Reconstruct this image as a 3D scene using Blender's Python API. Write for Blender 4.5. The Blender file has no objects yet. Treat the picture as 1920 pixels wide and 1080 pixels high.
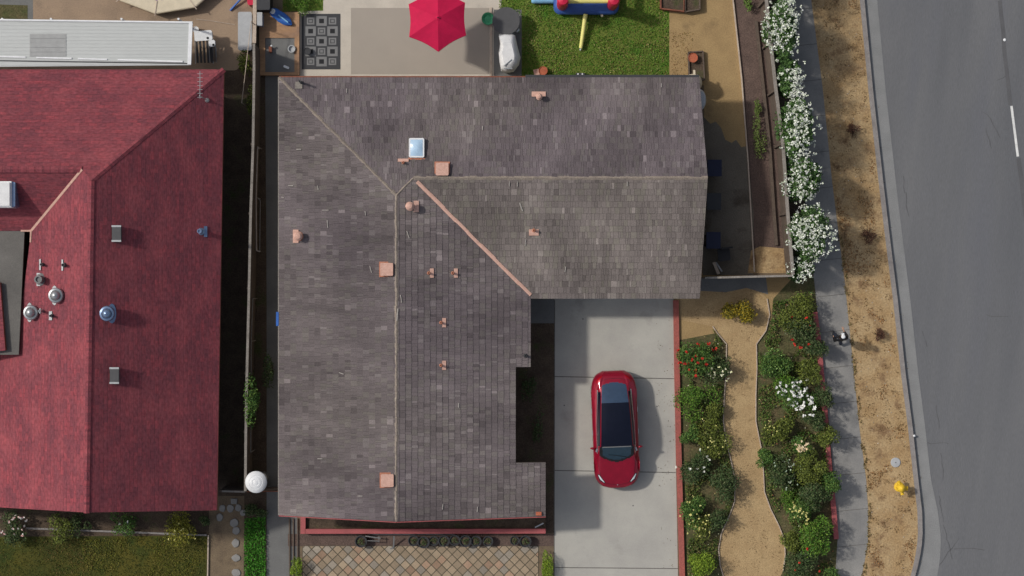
import bpy, bmesh, math, random
import numpy as np
from mathutils import Vector, Matrix, noise
from mathutils.bvhtree import BVHTree
R = math.radians
random.seed(7); rng = np.random.default_rng(11)
scn = bpy.context.scene
COL = scn.collection
# ------------------------------------------------------------------ camera, light
H, S = 75.0, 46.0                      # camera height (m), photo pixels per metre on the ground
cam_d = bpy.data.cameras.new('camera'); cam = bpy.data.objects.new('camera', cam_d); COL.objects.link(cam)
cam.location = (0, 0, H); cam.rotation_euler = (0, 0, 0)
cam_d.sensor_width = 36; cam_d.lens = 36*H/(1920/S); cam_d.clip_end = 1500; cam_d.clip_start = 1
scn.camera = cam
AZ = R(18.5); EL = R(44)
to_sun = Vector((-math.cos(AZ)*math.cos(EL), math.sin(AZ)*math.cos(EL), math.sin(EL)))
world = bpy.data.worlds.new('World'); scn.world = world; world.use_nodes = True
wn = world.node_tree; sky = wn.nodes.new('ShaderNodeTexSky'); sky.sky_type = 'NISHITA'; sky.sun_disc = False
sky.sun_elevation = EL; sky.sun_rotation = math.atan2(to_sun.x, to_sun.y); sky.altitude = 50; sky.air_density = 1.0; sky.dust_density = 3.0
bg = wn.nodes['Background']; bg.inputs[1].default_value = 0.12
hs_ = wn.nodes.new('ShaderNodeHueSaturation'); hs_.inputs['Saturation'].default_value = 0.55
wn.links.new(sky.outputs[0], hs_.inputs['Color']); wn.links.new(hs_.outputs[0], bg.inputs[0])
sl = bpy.data.lights.new('sun', 'SUN'); so = bpy.data.objects.new('sun', sl); COL.objects.link(so)
sl.energy = 2.7; sl.angle = R(3.2); sl.color = (1.0, 0.95, 0.87)
so.rotation_euler = (-to_sun).to_track_quat('-Z', 'Y').to_euler(); so.location = (-30, 10, 40)
scn.view_settings.view_transform = 'Standard'; scn.view_settings.look = 'None'
scn.view_settings.exposure = -0.1; scn.view_settings.gamma = 1

def P(px, py, z=0.0):
    f = (H-z)/H
    return Vector(((px-960)/S*f, (540-py)/S*f, z))
def at_plane(px, py, fn):
    z = 2.5
    for _ in range(8):
        p = P(px, py, z); z = fn(p.x, p.y)
    return P(px, py, z)
# ------------------------------------------------------------------ materials
MATS = {}
def mat(name, c1, c2=None, scale=2.0, rough=0.9, bump=0.3, fine=40.0, fineamt=0.25, metal=0.0, c3=None, s3=0.4, t3=0.55,
        stretch=None, rot=0.0, attr=False, spec=0.3, coat=0.0, trans=0.0):
    m = bpy.data.materials.new(name); m.use_nodes = True; nt = m.node_tree; N = nt.nodes; L = nt.links
    b = N['Principled BSDF']; b.inputs['Roughness'].default_value = rough; b.inputs['Metallic'].default_value = metal
    b.inputs['Specular IOR Level'].default_value = spec; b.inputs['Coat Weight'].default_value = coat
    b.inputs['Coat Roughness'].default_value = 0.05
    tc = N.new('ShaderNodeTexCoord'); vec = tc.outputs['Object']
    if stretch:
        mp = N.new('ShaderNodeMapping'); mp.vector_type = 'TEXTURE'; mp.inputs['Rotation'].default_value[2] = rot
        mp.inputs['Scale'].default_value = stretch; L.new(vec, mp.inputs[0]); vec = mp.outputs[0]
    def nz(sc, det=5, rg=0.6, v=None):
        n = N.new('ShaderNodeTexNoise'); n.inputs['Scale'].default_value = sc; n.inputs['Detail'].default_value = det
        n.inputs['Roughness'].default_value = rg; L.new(v or vec, n.inputs['Vector']); return n.outputs[0]
    def ramp(f, a, bb):
        r = N.new('ShaderNodeMapRange'); r.inputs[1].default_value = a; r.inputs[2].default_value = bb; r.clamp = True
        L.new(f, r.inputs[0]); return r.outputs[0]
    def mix(f, a, bb, mode='MIX'):
        x = N.new('ShaderNodeMix'); x.data_type = 'RGBA'; x.blend_type = mode
        if f is None: x.inputs[0].default_value = 1
        else: L.new(f, x.inputs[0])
        for s_, v_ in ((6, a), (7, bb)):
            if isinstance(v_, tuple): x.inputs[s_].default_value = (*v_, 1)
            else: L.new(v_, x.inputs[s_])
        return x.outputs[2]
    c2 = c2 or tuple(x*0.75 for x in c1)
    if attr:
        a = N.new('ShaderNodeAttribute'); a.attribute_name = 'Col'; col = a.outputs['Color']
        col = mix(ramp(nz(scale), .3, .7), col, mix(None, col, c2, 'MULTIPLY'))
    else:
        col = mix(ramp(nz(scale), .32, .68), c1, c2)
    if c3: col = mix(ramp(nz(s3, 6, .65), t3, t3+.14), col, c3)
    fn = nz(fine, 3)
    fr = N.new('ShaderNodeMapRange'); fr.inputs[1].default_value = .3; fr.inputs[2].default_value = .7
    fr.inputs[3].default_value = 1-fineamt; fr.inputs[4].default_value = 1+fineamt; L.new(fn, fr.inputs[0])
    cx = N.new('ShaderNodeCombineColor')
    for i in range(3): L.new(fr.outputs[0], cx.inputs[i])
    col = mix(None, col, cx.outputs[0], 'MULTIPLY')
    L.new(col, b.inputs['Base Color'])
    if bump:
        bp = N.new('ShaderNodeBump'); bp.inputs['Strength'].default_value = bump; bp.inputs['Distance'].default_value = 0.02
        L.new(fn, bp.inputs['Height']); L.new(bp.outputs[0], b.inputs['Normal'])
    MATS[name] = m; return m
def flat(name, c, rough=0.5, metal=0.0, **k): return mat(name, c, tuple(x*.85 for x in c), 4, rough, 0.05, 30, 0.06, metal, **k)

ROT = R(-6.4)
mat('yard_dirt', (.135,.10,.068), (.20,.15,.095), 1.3, .95, .5, 30, .3, c3=(.09,.065,.045), s3=.7)
mat('tan_dirt', (.34,.235,.112), (.28,.19,.092), 1.1, .95, .5, 22, .16, c3=(.22,.15,.075), s3=.9, t3=.58)
mat('strip_dirt', (.40,.29,.16), (.31,.20,.095), 1.1, .95, .7, 14, .26, c3=(.19,.115,.06), s3=1.3, t3=.53)
mat('path_dirt', (.40,.285,.15), (.33,.225,.115), 1.4, .95, .5, 20, .2, c3=(.22,.15,.07), s3=1.8, t3=.58)
mat('shaded_dirt', (.155,.135,.108), (.12,.105,.085), 1.0, .95, .5, 22, .2, c3=(.08,.065,.05), s3=.9, t3=.55)  # path dirt with the house's shade put into its colour
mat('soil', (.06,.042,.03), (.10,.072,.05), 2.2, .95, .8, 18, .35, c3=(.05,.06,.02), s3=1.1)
mat('soil_brown', (.125,.085,.07), (.09,.062,.052), 2.2, .95, .8, 18, .3, c3=(.16,.115,.09), s3=1.5, t3=.6)
mat('bed_ground', (.11,.09,.045), (.06,.07,.025), 2.5, .95, .8, 15, .4, c3=(.13,.09,.05), s3=.9)
mat('lawn', (.085,.16,.018), (.17,.15,.04), .5, .95, .8, 30, .4, c3=(.05,.13,.012), s3=.5, t3=.5)
mat('old_lawn', (.035,.042,.008), (.10,.085,.012), .35, .95, .6, 25, .35, c3=(.035,.05,.008), s3=.8, t3=.5)
mat('concrete', (.41,.395,.355), (.335,.322,.295), .6, .85, .15, 26, .05, c3=(.27,.26,.235), s3=.5, t3=.60)
mat('walk', (.275,.265,.25), (.19,.187,.183), .8, .9, .2, 22, .08, c3=(.15,.148,.145), s3=.7, t3=.55)
mat('patio', (.52,.47,.40), (.45,.405,.345), 1.5, .85, .1, 30, .06, c3=(.38,.34,.29), s3=1.2, t3=.6)
mat('patio_mat', (.335,.295,.25), (.31,.275,.235), .8, .8, .1, 60, .05)
mat('tan_patio', (.33,.24,.165), (.26,.19,.135), .9, .9, .3, 20, .12, c3=(.20,.15,.11), s3=.6)
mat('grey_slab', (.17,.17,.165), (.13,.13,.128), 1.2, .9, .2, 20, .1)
mat('asphalt', (.152,.153,.158), (.112,.115,.124), .42, .92, .5, 45, .10, c3=(.125,.128,.140), s3=.45, t3=.52, stretch=(1,9,1), rot=ROT)
mat('gutter', (.23,.232,.232), (.19,.192,.192), 1.2, .9, .3, 25, .1)
mat('kerb', (.27,.25,.24), (.20,.18,.17), 2.5, .9, .3, 25, .12)
mat('paint_white', (.72,.72,.70), (.55,.55,.54), 6, .7, .1, 30, .12)
mat('tar', (.085,.085,.09), (.105,.105,.11), 2, .7, .2, 30, .1)
mat('joint', (.10,.095,.085), (.14,.13,.12), 5, .9)
mat('red_brick', (.36,.10,.08), (.27,.085,.07), 5, .85, .4, 22, .2)
mat('red_paint_wood', (.40,.10,.105), (.31,.085,.085), 2.5, .7, .2, 25, .1)
mat('shake', (1,1,1), (.80,.80,.81), .9, .95, .5, 28, .18, attr=True, spec=.15)
mat('tile', (1,1,1), (.85,.85,.85), 3, .85, .3, 25, .12, attr=True)
mat('leafy', (1,1,1), (.8,.8,.8), 4, .7, 0, 12, .15, attr=True, spec=.25)
mat('petal', (1,1,1), (.9,.9,.9), 4, .7, 0, 12, .05, attr=True, spec=.2)
mat('deck_wood', (.40,.24,.13), (.31,.18,.10), 2, .7, .3, 12, .15, c3=(.24,.15,.10), s3=1.4, t3=.52, stretch=(3,1,1))
mat('wood_grey', (.26,.235,.21), (.19,.17,.15), 3, .9, .4, 18, .2)
mat('wood_dark', (.085,.065,.052), (.12,.09,.07), 3, .9, .4, 18, .2)
mat('wood_pale', (.50,.42,.34), (.38,.30,.24), 3, .85, .3, 18, .15)
mat('wood_red', (.24,.085,.05), (.16,.06,.04), 3, .85, .3, 18, .2)
mat('copper', (.58,.36,.29), (.47,.28,.22), 8, .7, .2, 25, .12)
mat('copper_dark', (.38,.15,.09), (.45,.20,.13), 8, .7, .2, 25, .12)
mat('cap_pale', (.36,.33,.30), (.28,.26,.24), 4, .9, .3, 22, .2)
mat('cap_wood', (.27,.225,.185), (.18,.15,.13), 4, .9, .5, 22, .25, c3=(.36,.31,.25), s3=2.0, t3=.58)
mat('wall_beige', (.36,.31,.24), (.32,.27,.21), 1.2, .9, .2, 25, .05)
mat('wall_grey', (.30,.30,.29), (.26,.26,.25), 1.2, .9, .2, 25, .05)
mat('alum', (.47,.485,.475), (.42,.435,.425), 1.0, .6, .1, 20, .05, c3=(.34,.345,.335), s3=1.6, t3=.60, stretch=(7,1,1))
mat('tar_roof', (.15,.143,.132), (.11,.105,.098), 1.0, .95, .3, 25, .12)
mat('terracotta', (.42,.12,.06), (.32,.09,.05), 5, .8, .3, 25, .15)
mat('dead_leaf', (.10,.045,.03), (.06,.03,.02), 5, .9, .3, 25, .3)
flat('patch_grey', (.34,.345,.34), .7); flat('white', (.74,.75,.76)); flat('cream', (.62,.54,.40)); flat('black', (.012,.012,.014)); flat('charcoal', (.045,.046,.05), .7)
flat('dark_grey', (.085,.085,.088), .8); flat('mid_grey', (.19,.19,.19), .7); flat('pale_grey', (.40,.41,.42), .6)
flat('steel', (.55,.56,.57), .3, .85); flat('galv', (.42,.44,.45), .4, .7); flat('bluesteel', (.22,.30,.45), .25, .6)
flat('yellow', (.72,.47,.03), .5); flat('pale_yellow', (.78,.72,.24), .5); flat('vinyl_blue', (.045,.10,.33), .4)
flat('vinyl_sky', (.20,.42,.62), .4); flat('vinyl_red', (.55,.02,.06), .4); flat('tarp_blue', (.03,.12,.42), .5)
flat('bin_blue', (.012,.016,.045), .5); flat('green_plastic', (.06,.32,.16), .5); flat('skin', (.42,.25,.17), .6)
flat('canopy_red', (.50,.004,.055), .8); flat('purple_stripe', (.30,.22,.27), .8); flat('denim', (.02,.025,.04), .8)
flat('tyre', (.02,.02,.02), .85); flat('cover_white', (.70,.70,.70), .6); flat('silverbox', (.30,.34,.42), .4)
flat('tail_red', (.35,.005,.01), .2); flat('sky_glass', (.42,.58,.74), .15, 0, spec=.6)
m = flat('glass_dark', (.006,.008,.018), .04, 0, spec=.25); flat('glass_rear', (.03,.055,.10), .06, 0, spec=.7); flat('glass_front', (.018,.04,.06), .05, 0, spec=.5)  # blue of rear and front glass paints in the sky's reflection
m = flat('car_paint', (.27,.004,.022), .32, .25, coat=.5)
flat('lamp_glass', (.75,.78,.80), .08, .2)

def red_shingle():
    m = bpy.data.materials.new('red_shingle'); m.use_nodes = True; nt = m.node_tree; N = nt.nodes; L = nt.links
    b = N['Principled BSDF']; b.inputs['Roughness'].default_value = .95; b.inputs['Specular IOR Level'].default_value = .15
    uv = N.new('ShaderNodeUVMap'); uv.uv_map = 'UVMap'
    br = N.new('ShaderNodeTexBrick'); L.new(uv.outputs[0], br.inputs[0])
    br.inputs['Color1'].default_value = (.27,.056,.068,1); br.inputs['Color2'].default_value = (.165,.045,.058,1)
    br.inputs['Mortar'].default_value = (.12,.042,.05,1); br.inputs['Scale'].default_value = 1
    br.inputs['Brick Width'].default_value = .34; br.inputs['Row Height'].default_value = .145
    br.inputs['Mortar Size'].default_value = .009; br.inputs['Mortar Smooth'].default_value = .6
    n1 = N.new('ShaderNodeTexNoise'); n1.inputs['Scale'].default_value = 2.6; n1.inputs['Detail'].default_value = 6; n1.inputs['Roughness'].default_value = .75
    n2 = N.new('ShaderNodeTexNoise'); n2.inputs['Scale'].default_value = .8; n2.inputs['Detail'].default_value = 5
    n3 = N.new('ShaderNodeTexNoise'); n3.inputs['Scale'].default_value = 9; n3.inputs['Detail'].default_value = 2
    mp = N.new('ShaderNodeMapping'); mp.inputs['Scale'].default_value = (.7, 1.6, 1); L.new(uv.outputs[0], mp.inputs[0])
    for n in (n1, n2, n3): L.new(mp.outputs[0], n.inputs['Vector'])
    def mr(o, a, bb, c, d):
        r = N.new('ShaderNodeMapRange'); L.new(o, r.inputs[0])
        for i, v in enumerate((a, bb, c, d)): r.inputs[1+i].default_value = v
        return r.outputs[0]
    mx = N.new('ShaderNodeMix'); mx.data_type = 'RGBA'; L.new(mr(n1.outputs[0], .40, .62, 0, .8), mx.inputs[0]); L.new(br.outputs[0], mx.inputs[6])
    mx.inputs[7].default_value = (.15,.048,.060,1)
    mz = N.new('ShaderNodeMix'); mz.data_type = 'RGBA'; L.new(mr(n2.outputs[0], .45, .7, 0, .55), mz.inputs[0]); L.new(mx.outputs[2], mz.inputs[6])
    mz.inputs[7].default_value = (.31,.078,.088,1)
    hs = N.new('ShaderNodeHueSaturation'); L.new(mr(n3.outputs[0], .3, .7, .78, 1.22), hs.inputs['Value']); L.new(mz.outputs[2], hs.inputs['Color'])
    L.new(hs.outputs[0], b.inputs['Base Color'])
    bp = N.new('ShaderNodeBump'); bp.inputs['Strength'].default_value = .5; bp.inputs['Distance'].default_value = .02
    L.new(br.outputs['Fac'], bp.inputs['Height']); bp.invert = True; L.new(bp.outputs[0], b.inputs['Normal'])
    MATS['red_shingle'] = m
red_shingle()

# ------------------------------------------------------------------ mesh helper
ORG = {}
class MB:
    def __init__(s): s.v=[]; s.f=[]; s.m=[]; s.c=[]; s.uv=[]; s.mats=[]; s.cur=0; s.col=(1,1,1); s.smooth=False
    def use(s, name):
        if name not in s.mats: s.mats.append(name)
        s.cur = s.mats.index(name); return s
    def face(s, pts, uv=None):
        i = len(s.v); s.v.extend([tuple(p) for p in pts]); s.f.append(tuple(range(i, i+len(pts))))
        s.m.append(s.cur); s.c.append(s.col); s.uv.append(uv)
    def grid(s, g, closed=False):
        # g: list of rows of points, shared vertices
        i = len(s.v); nr = len(g); nc = len(g[0])
        for r in g: s.v.extend([tuple(p) for p in r])
        for a in range(nr-1):
            for b in range(nc if closed else nc-1):
                b2 = (b+1) % nc
                s.f.append((i+a*nc+b, i+a*nc+b2, i+(a+1)*nc+b2, i+(a+1)*nc+b)); s.m.append(s.cur); s.c.append(s.col); s.uv.append(None)
    def ring_cap(s, pts): s.face(pts)
    def prism(s, pts, z0, z1, top=True, bottom=True):
        n = len(pts); a = sum(pts[i][0]*pts[(i+1)%n][1]-pts[(i+1)%n][0]*pts[i][1] for i in range(n))
        if a < 0: pts = pts[::-1]
        zt = z1 if isinstance(z1, (list, tuple)) else [z1]*n
        if a < 0 and isinstance(z1, (list, tuple)): zt = list(z1)[::-1]
        if top: s.face([(p[0], p[1], z) for p, z in zip(pts, zt)])
        if bottom: s.face([(p[0], p[1], z0) for p in pts[::-1]])
        for i in range(n):
            j = (i+1) % n; p, q = pts[i], pts[j]
            s.face([(p[0],p[1],z0),(q[0],q[1],z0),(q[0],q[1],zt[j]),(p[0],p[1],zt[i])])
        return s
    def box(s, c, d, rz=0, bev=0):
        hx, hy = d[0]/2, d[1]/2; ca, sa = math.cos(rz), math.sin(rz)
        if bev: pts = [(-hx+bev,-hy),(hx-bev,-hy),(hx,-hy+bev),(hx,hy-bev),(hx-bev,hy),(-hx+bev,hy),(-hx,hy-bev),(-hx,-hy+bev)]
        else: pts = [(-hx,-hy),(hx,-hy),(hx,hy),(-hx,hy)]
        pts = [(c[0]+x*ca-y*sa, c[1]+x*sa+y*ca) for x, y in pts]
        return s.prism(pts, c[2]-d[2]/2, c[2]+d[2]/2)
    def bar(s, p, q, w, t):
        # rectangular bar from p to q, width w horizontal, thickness t vertical-ish
        p, q = Vector(p), Vector(q); d = (q-p).normalized()
        side = d.cross(Vector((0,0,1)));
        if side.length < .01: side = Vector((1,0,0))
        side.normalize(); up = side.cross(d).normalized()
        c = [(-w/2,-t/2),(w/2,-t/2),(w/2,t/2),(-w/2,t/2)]
        A = [p+side*a+up*b for a, b in c]; B = [q+side*a+up*b for a, b in c]
        for i in range(4):
            j = (i+1) % 4; s.face([A[i], A[j], B[j], B[i]])
        s.face(A[::-1]); s.face(B); return s
    def tube(s, p, q, r, n=8, r2=None):
        p, q = Vector(p), Vector(q); d = (q-p).normalized(); r2 = r if r2 is None else r2
        a = d.orthogonal().normalized(); b = d.cross(a)
        A = [p+(a*math.cos(2*math.pi*k/n)+b*math.sin(2*math.pi*k/n))*r for k in range(n)]
        B = [q+(a*math.cos(2*math.pi*k/n)+b*math.sin(2*math.pi*k/n))*r2 for k in range(n)]
        s.grid([A, B], True); s.face(A[::-1]); s.face(B); return s
    def path(s, pts, r, n=8):
        for a, b in zip(pts[:-1], pts[1:]): s.tube(a, b, r, n)
        return s
    def lathe(s, c, prof, n=20, sx=1, sy=1):
        g = [[(c[0]+r*math.cos(2*math.pi*k/n)*sx, c[1]+r*math.sin(2*math.pi*k/n)*sy, c[2]+z) for k in range(n)] for r, z in prof]
        s.grid(g, True)
        if prof[0][0] > .001: s.face(g[0][::-1])
        if prof[-1][0] > .001: s.face(g[-1])
        return s
    def build(s, name, parent=None, base=None, smooth=False, mat=None):
        if parent is not None: org = ORG[parent]
        else: org = Vector(base) if base is not None else Vector((0,0,0))
        me = bpy.data.meshes.new(name)
        v = [(x-org.x, y-org.y, z-org.z) for x, y, z in s.v]
        me.from_pydata(v, [], s.f); 
        for mn in (s.mats or [mat]): me.materials.append(MATS[mn])
        me.polygons.foreach_set('material_index', s.m)
        if any(c != (1,1,1) for c in s.c):
            ca = me.color_attributes.new(name='Col', type='FLOAT_COLOR', domain='CORNER')
            arr = np.concatenate([np.tile((*c, 1.0), (len(f), 1)) for c, f in zip(s.c, s.f)]).astype(np.float32)
            ca.data.foreach_set('color', arr.ravel())
        if any(u for u in s.uv):
            ul = me.uv_layers.new(name='UVMap'); k = 0
            for f, u in zip(s.f, s.uv):
                for q in range(len(f)): ul.data[k].uv = u[q] if u else (0, 0); k += 1
        if smooth: me.polygons.foreach_set('use_smooth', [True]*len(me.polygons))
        me.update()
        if smooth: me.set_sharp_from_angle(angle=R(40))
        o = bpy.data.objects.new(name, me); COL.objects.link(o)
        if parent is not None: o.parent = parent
        else: o.location = org
        ORG[o] = org
        return o
def tag(o, label=None, cat=None, group=None, kind=None):
    if label: o['label'] = label
    if cat: o['category'] = cat
    if group: o['group'] = group
    if kind: o['kind'] = kind
    return o
def thing(name, base, label, cat, group=None):
    o = bpy.data.objects.new(name, None); COL.objects.link(o); o.location = base; o.empty_display_size = .2
    ORG[o] = Vector(base); return tag(o, label, cat, group)
def copy_tree(o, parent=None):
    c = o.copy(); COL.objects.link(c); c.parent = parent; ORG[c] = ORG[o]
    for ch in [x for x in bpy.data.objects if x.parent == o]: copy_tree(ch, c)
    return c
def sheet(name, px, z, m, kind='structure', world=False):
    pts = [tuple(p) for p in px] if world else [P(a, b, 0)[:2] for a, b in px]
    mb = MB().use(m)
    n = len(pts); a = sum(pts[i][0]*pts[(i+1)%n][1]-pts[(i+1)%n][0]*pts[i][1] for i in range(n))
    if a < 0: pts = pts[::-1]
    mb.face([(x, y, z) for x, y in pts]); o = mb.build(name); tag(o, kind=kind); return o
def interp(tab, y):
    ys = [t[0] for t in tab]; return float(np.interp(y, ys, [t[1] for t in tab]))
# leaves ------------------------------------------------------------
def leaves(mb, pts, size, cols, up=.5, jitter=.5, squash=.55):
    n = len(pts); nr = rng.normal(size=(n, 3)); nr[:, 2] = np.abs(nr[:, 2])+up; nr /= np.linalg.norm(nr, axis=1)[:, None]
    t = rng.normal(size=(n, 3)); t -= (t*nr).sum(1)[:, None]*nr; t /= np.linalg.norm(t, axis=1)[:, None]; b = np.cross(nr, t)
    sz = size*(1-jitter/2+jitter*rng.random(n))[:, None]
    cs = np.array(cols); ci = rng.integers(0, len(cs), n); val = (.75+.5*rng.random(n))
    A = pts-t*sz*.5; C = pts+t*sz*.5; B = pts+b*sz*squash*.5; D = pts-b*sz*squash*.5
    for k in range(n):
        mb.col = tuple((cs[ci[k]]*val[k]).tolist()); mb.face([A[k].tolist(), D[k].tolist(), C[k].tolist(), B[k].tolist()])
def crown_pts(n, rx, ry, h, lobes=7, z0=.1, fill=.35):
    lc = []
    for i in range(lobes):
        a = rng.random()*2*math.pi; r = math.sqrt(rng.random())*.62
        lc.append((math.cos(a)*r*rx, math.sin(a)*r*ry, z0+(h-z0)*(.45+.3*rng.random()-.25*r), .32+.22*rng.random()))
    li = rng.integers(0, lobes, n); d = rng.normal(size=(n, 3)); d /= np.linalg.norm(d, axis=1)[:, None]
    rad = (fill+(1-fill)*rng.random(n)**.5)*(.85+.3*rng.random(n))
    lc = np.array(lc)[li]
    p = np.empty((n, 3)); p[:, 0] = lc[:, 0]+d[:, 0]*rad*lc[:, 3]*rx*1.05; p[:, 1] = lc[:, 1]+d[:, 1]*rad*lc[:, 3]*ry*1.05
    p[:, 2] = np.clip(lc[:, 2]+d[:, 2]*rad*lc[:, 3]*h*.85, z0*.4, h*1.05)
    return p
G_MID = [(.07,.15,.03),(.11,.18,.035),(.045,.10,.02)]
G_DARK = [(.038,.068,.022),(.06,.10,.03),(.085,.10,.04)]
G_OLIVE = [(.11,.14,.022),(.15,.18,.03),(.07,.09,.018)]
G_BRIGHT = [(.09,.21,.02),(.05,.13,.015),(.14,.24,.03),(.07,.10,.02)]
G_LIME = [(.17,.26,.02),(.11,.19,.015),(.22,.30,.03)]
G_YEL = [(.38,.27,.02),(.28,.22,.02),(.14,.13,.02)]
G_OLE = [(.055,.12,.03),(.09,.17,.045),(.035,.075,.02)]
def bush(name, px, py, rpx, h, greens, label, cat='bush', n=1300, leaf=.085, flowers=None, group=None, ry=None, lobes=7):
    if px > 1262 and rpx > 19 and py > 540: rpx *= 1.13; h *= 1.25 if px < 1470 else 1.55; n = int(n*1.6)
    p0 = P(px, py, h*.6); base = Vector((p0.x, p0.y, 0)); rx = rpx/S; ry_ = (ry or rpx)/S
    t = thing(name, base, label, cat, group)
    mb = MB().use('leafy'); pts = crown_pts(n, rx, ry_, h, lobes)+np.array(base); leaves(mb, pts, leaf, greens); mb.build('foliage', t)
    sb = MB().use('wood_dark')
    for i in range(5):
        a = i*1.26+rng.random(); q = base+Vector((math.cos(a)*rx*.5, math.sin(a)*ry_*.5, h*.7)); sb.tube(base+Vector((math.cos(a)*.03, math.sin(a)*.03, 0)), q, .014, 5, .006)
    sb.build('stem', t)
    if flowers:
        fcols, fn, fs = flowers; fb = MB().use('petal')
        c = crown_pts(fn, rx*1.02, ry_*1.02, h*1.05, lobes, z0=h*.55, fill=.9)+np.array(base)
        for q in c:
            pts = q+rng.normal(size=(6, 3))*fs*.28; leaves(fb, pts, fs, fcols, 1.0, .3, .9)
        fb.build('blossoms', t)
    return t
# ================================================================== THE SETTING
KERB = [(-300,1592),(0,1621),(170,1637),(340,1656),(450,1669),(560,1683),(700,1698),(800,1711),(900,1722),(960,1729),(1010,1730),(1050,1724),(1080,1716),(1180,1660),(1300,1540)]
SWR = [(-300,1478),(0,1521),(170,1543),(340,1560),(540,1585),(640,1595),(800,1611),(900,1624),(960,1628),(1020,1627),(1080,1616),(1180,1570),(1300,1470)]
SWL = [(-300,1410),(0,1462),(270,1497),(540,1528),(640,1538),(800,1555),(1000,1571),(1080,1566),(1180,1520),(1300,1420)]
ys = list(range(-300, 1301, 20))
kx = lambda y: interp(KERB, y); srx = lambda y: interp(SWR, y); slx = lambda y: interp(SWL, y)
g = MB().use('yard_dirt'); g.face([(-500,-500,-.16),(500,-500,-.16),(500,500,-.16),(-500,500,-.16)]); tag(g.build('ground'), kind='structure')
yard = [(kx(y)-9, y) for y in ys]+[(-1500, 1300), (-1500, -300)]
mb = MB().use('yard_dirt'); mb.prism([P(a, b)[:2] for a, b in yard], -.15, 0); tag(mb.build('terrain'), kind='structure')
sheet('road', [(kx(y)+24, y) for y in ys]+[(2700,1300),(2700,-300)], -.13, 'asphalt')
sheet('gutter_pan', [(kx(y)+.5, y) for y in ys]+[(kx(y)+25+ (10 if y > 900 else 0)*(min(y,1100)-900)/100, y) for y in ys[::-1]], -.122, 'gutter')
mb = MB().use('kerb')
for a, b in zip(ys[:-1], ys[1:]):
    for lo in (0,):
        p = [P(kx(a)-9, a), P(kx(a), a), P(kx(b), b), P(kx(b)-9, b)]
        mb.face([(q.x, q.y, .012) for q in p[::-1]])
        mb.face([(p[1].x,p[1].y,.012),(p[1].x,p[1].y,-.15),(p[2].x,p[2].y,-.15),(p[2].x,p[2].y,.012)])
tag(mb.build('kerb'), kind='structure')
sheet('verge', [(srx(y)-2, y) for y in ys]+[(kx(y)-8.5, y) for y in ys[::-1]], .004, 'strip_dirt')
sheet('sidewalk', [(slx(y), y) for y in ys]+[(srx(y), y) for y in ys[::-1]], .012, 'walk')
mb = MB().use('joint')
for y in range(-250, 1250, 67):
    a, b = P(slx(y), y+3), P(srx(y), y-3); mb.bar((a.x,a.y,.0135),(b.x,b.y,.0135), .02, .002)
tag(mb.build('sidewalk_joints'), kind='structure')
# road markings and crack sealing
mb = MB().use('paint_white')
def strip(mb, a, b, w, z):
    a, b = P(*a), P(*b); d = (b-a).normalized(); n = Vector((-d.y, d.x, 0))*w/2
    mb.face([(a-n).to_tuple()[:2]+(z,), (a+n).to_tuple()[:2]+(z,), (b+n).to_tuple()[:2]+(z,), (b-n).to_tuple()[:2]+(z,)][::-1])
strip(mb, (1898,198), (1910,293), .10, -.121); strip(mb, (1865,-160), (1874,-60), .10, -.121); strip(mb, (1941,560), (1950,650), .10, -.121)
tag(mb.build('road_marking'), kind='structure')
mb = MB().use('tar'); pts = [(1876,0),(1879,30),(1883,62),(1884,90),(1890,140),(1896,196)]
for a, b in zip(pts[:-1], pts[1:]): strip(mb, a, b, .16, -.124)
pts = [(1911,296),(1916,330),(1924,400),(1936,520)]
for a, b in zip(pts[:-1], pts[1:]): strip(mb, a, b, .18, -.124)
pr = random.Random(3)
for (x, y, n, ang) in [(1695,330,3,80),(1700,360,4,85),(1845,210,5,60),(1850,240,4,70),(1770,985,7,80),(1800,1010,6,120),(1762,930,6,85),(1765,850,5,86),(1757,760,4,85),(1850,590,4,10),(1640,40,1,10),(1740,830,5,2),(1790,1030,5,0),(1870,150,3,-30),(1730,620,3,80)]:
    for k in range(n):
        nx = x+math.cos(R(ang))*pr.uniform(7,13)+pr.uniform(-2.5,2.5); ny = y+math.sin(R(ang))*pr.uniform(7,13)+pr.uniform(-2.5,2.5)
        strip(mb, (x,y), (nx,ny), pr.uniform(.012,.035), -.1235); x, y = nx, ny
tag(mb.build('crack_sealing'), kind='structure')
# driveway
sheet('driveway', [(1040,470),(1262,470),(1266,800),(1272,1120),(1040,1120)], .010, 'concrete')
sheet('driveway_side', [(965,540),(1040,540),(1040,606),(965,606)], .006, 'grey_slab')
mb = MB().use('joint')
for (a, b) in (((1040,706),(1264,710)), ((1040,882),(1267,886)), ((1041,1064),(1271,1066)), ((1040,563),(1039,1100))): strip(mb, a, b, .035, .0125)
tag(mb.build('driveway_joints'), kind='structure')
mb = MB().use('tar')
for q in [(1093,598),(1232,762),(1058,760),(1187,948)]: mb.face([P(q[0]+1.4*math.cos(t), q[1]+1.4*math.sin(t))[:2]+(.0122,) for t in (5,4,3,2,1,0)])
tag(mb.build('oil_spots'), kind='structure')
sheet('entry_bed', [(900,606),(1040,606),(1040,1000),(1024,1000),(900,1000)], .005, 'soil')
sheet('front_bed', [(563,940),(1024,940),(1024,1001),(563,1001)], .008, 'soil')
sheet('front_strip', [(540,1001),(1040,1001),(1040,1024),(540,1024)], .007, 'soil_brown')
sheet('side_path', [(497,90),(560,90),(560,560),(556,1150),(500,1150),(500,560)], .003, 'grey_slab')
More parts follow.
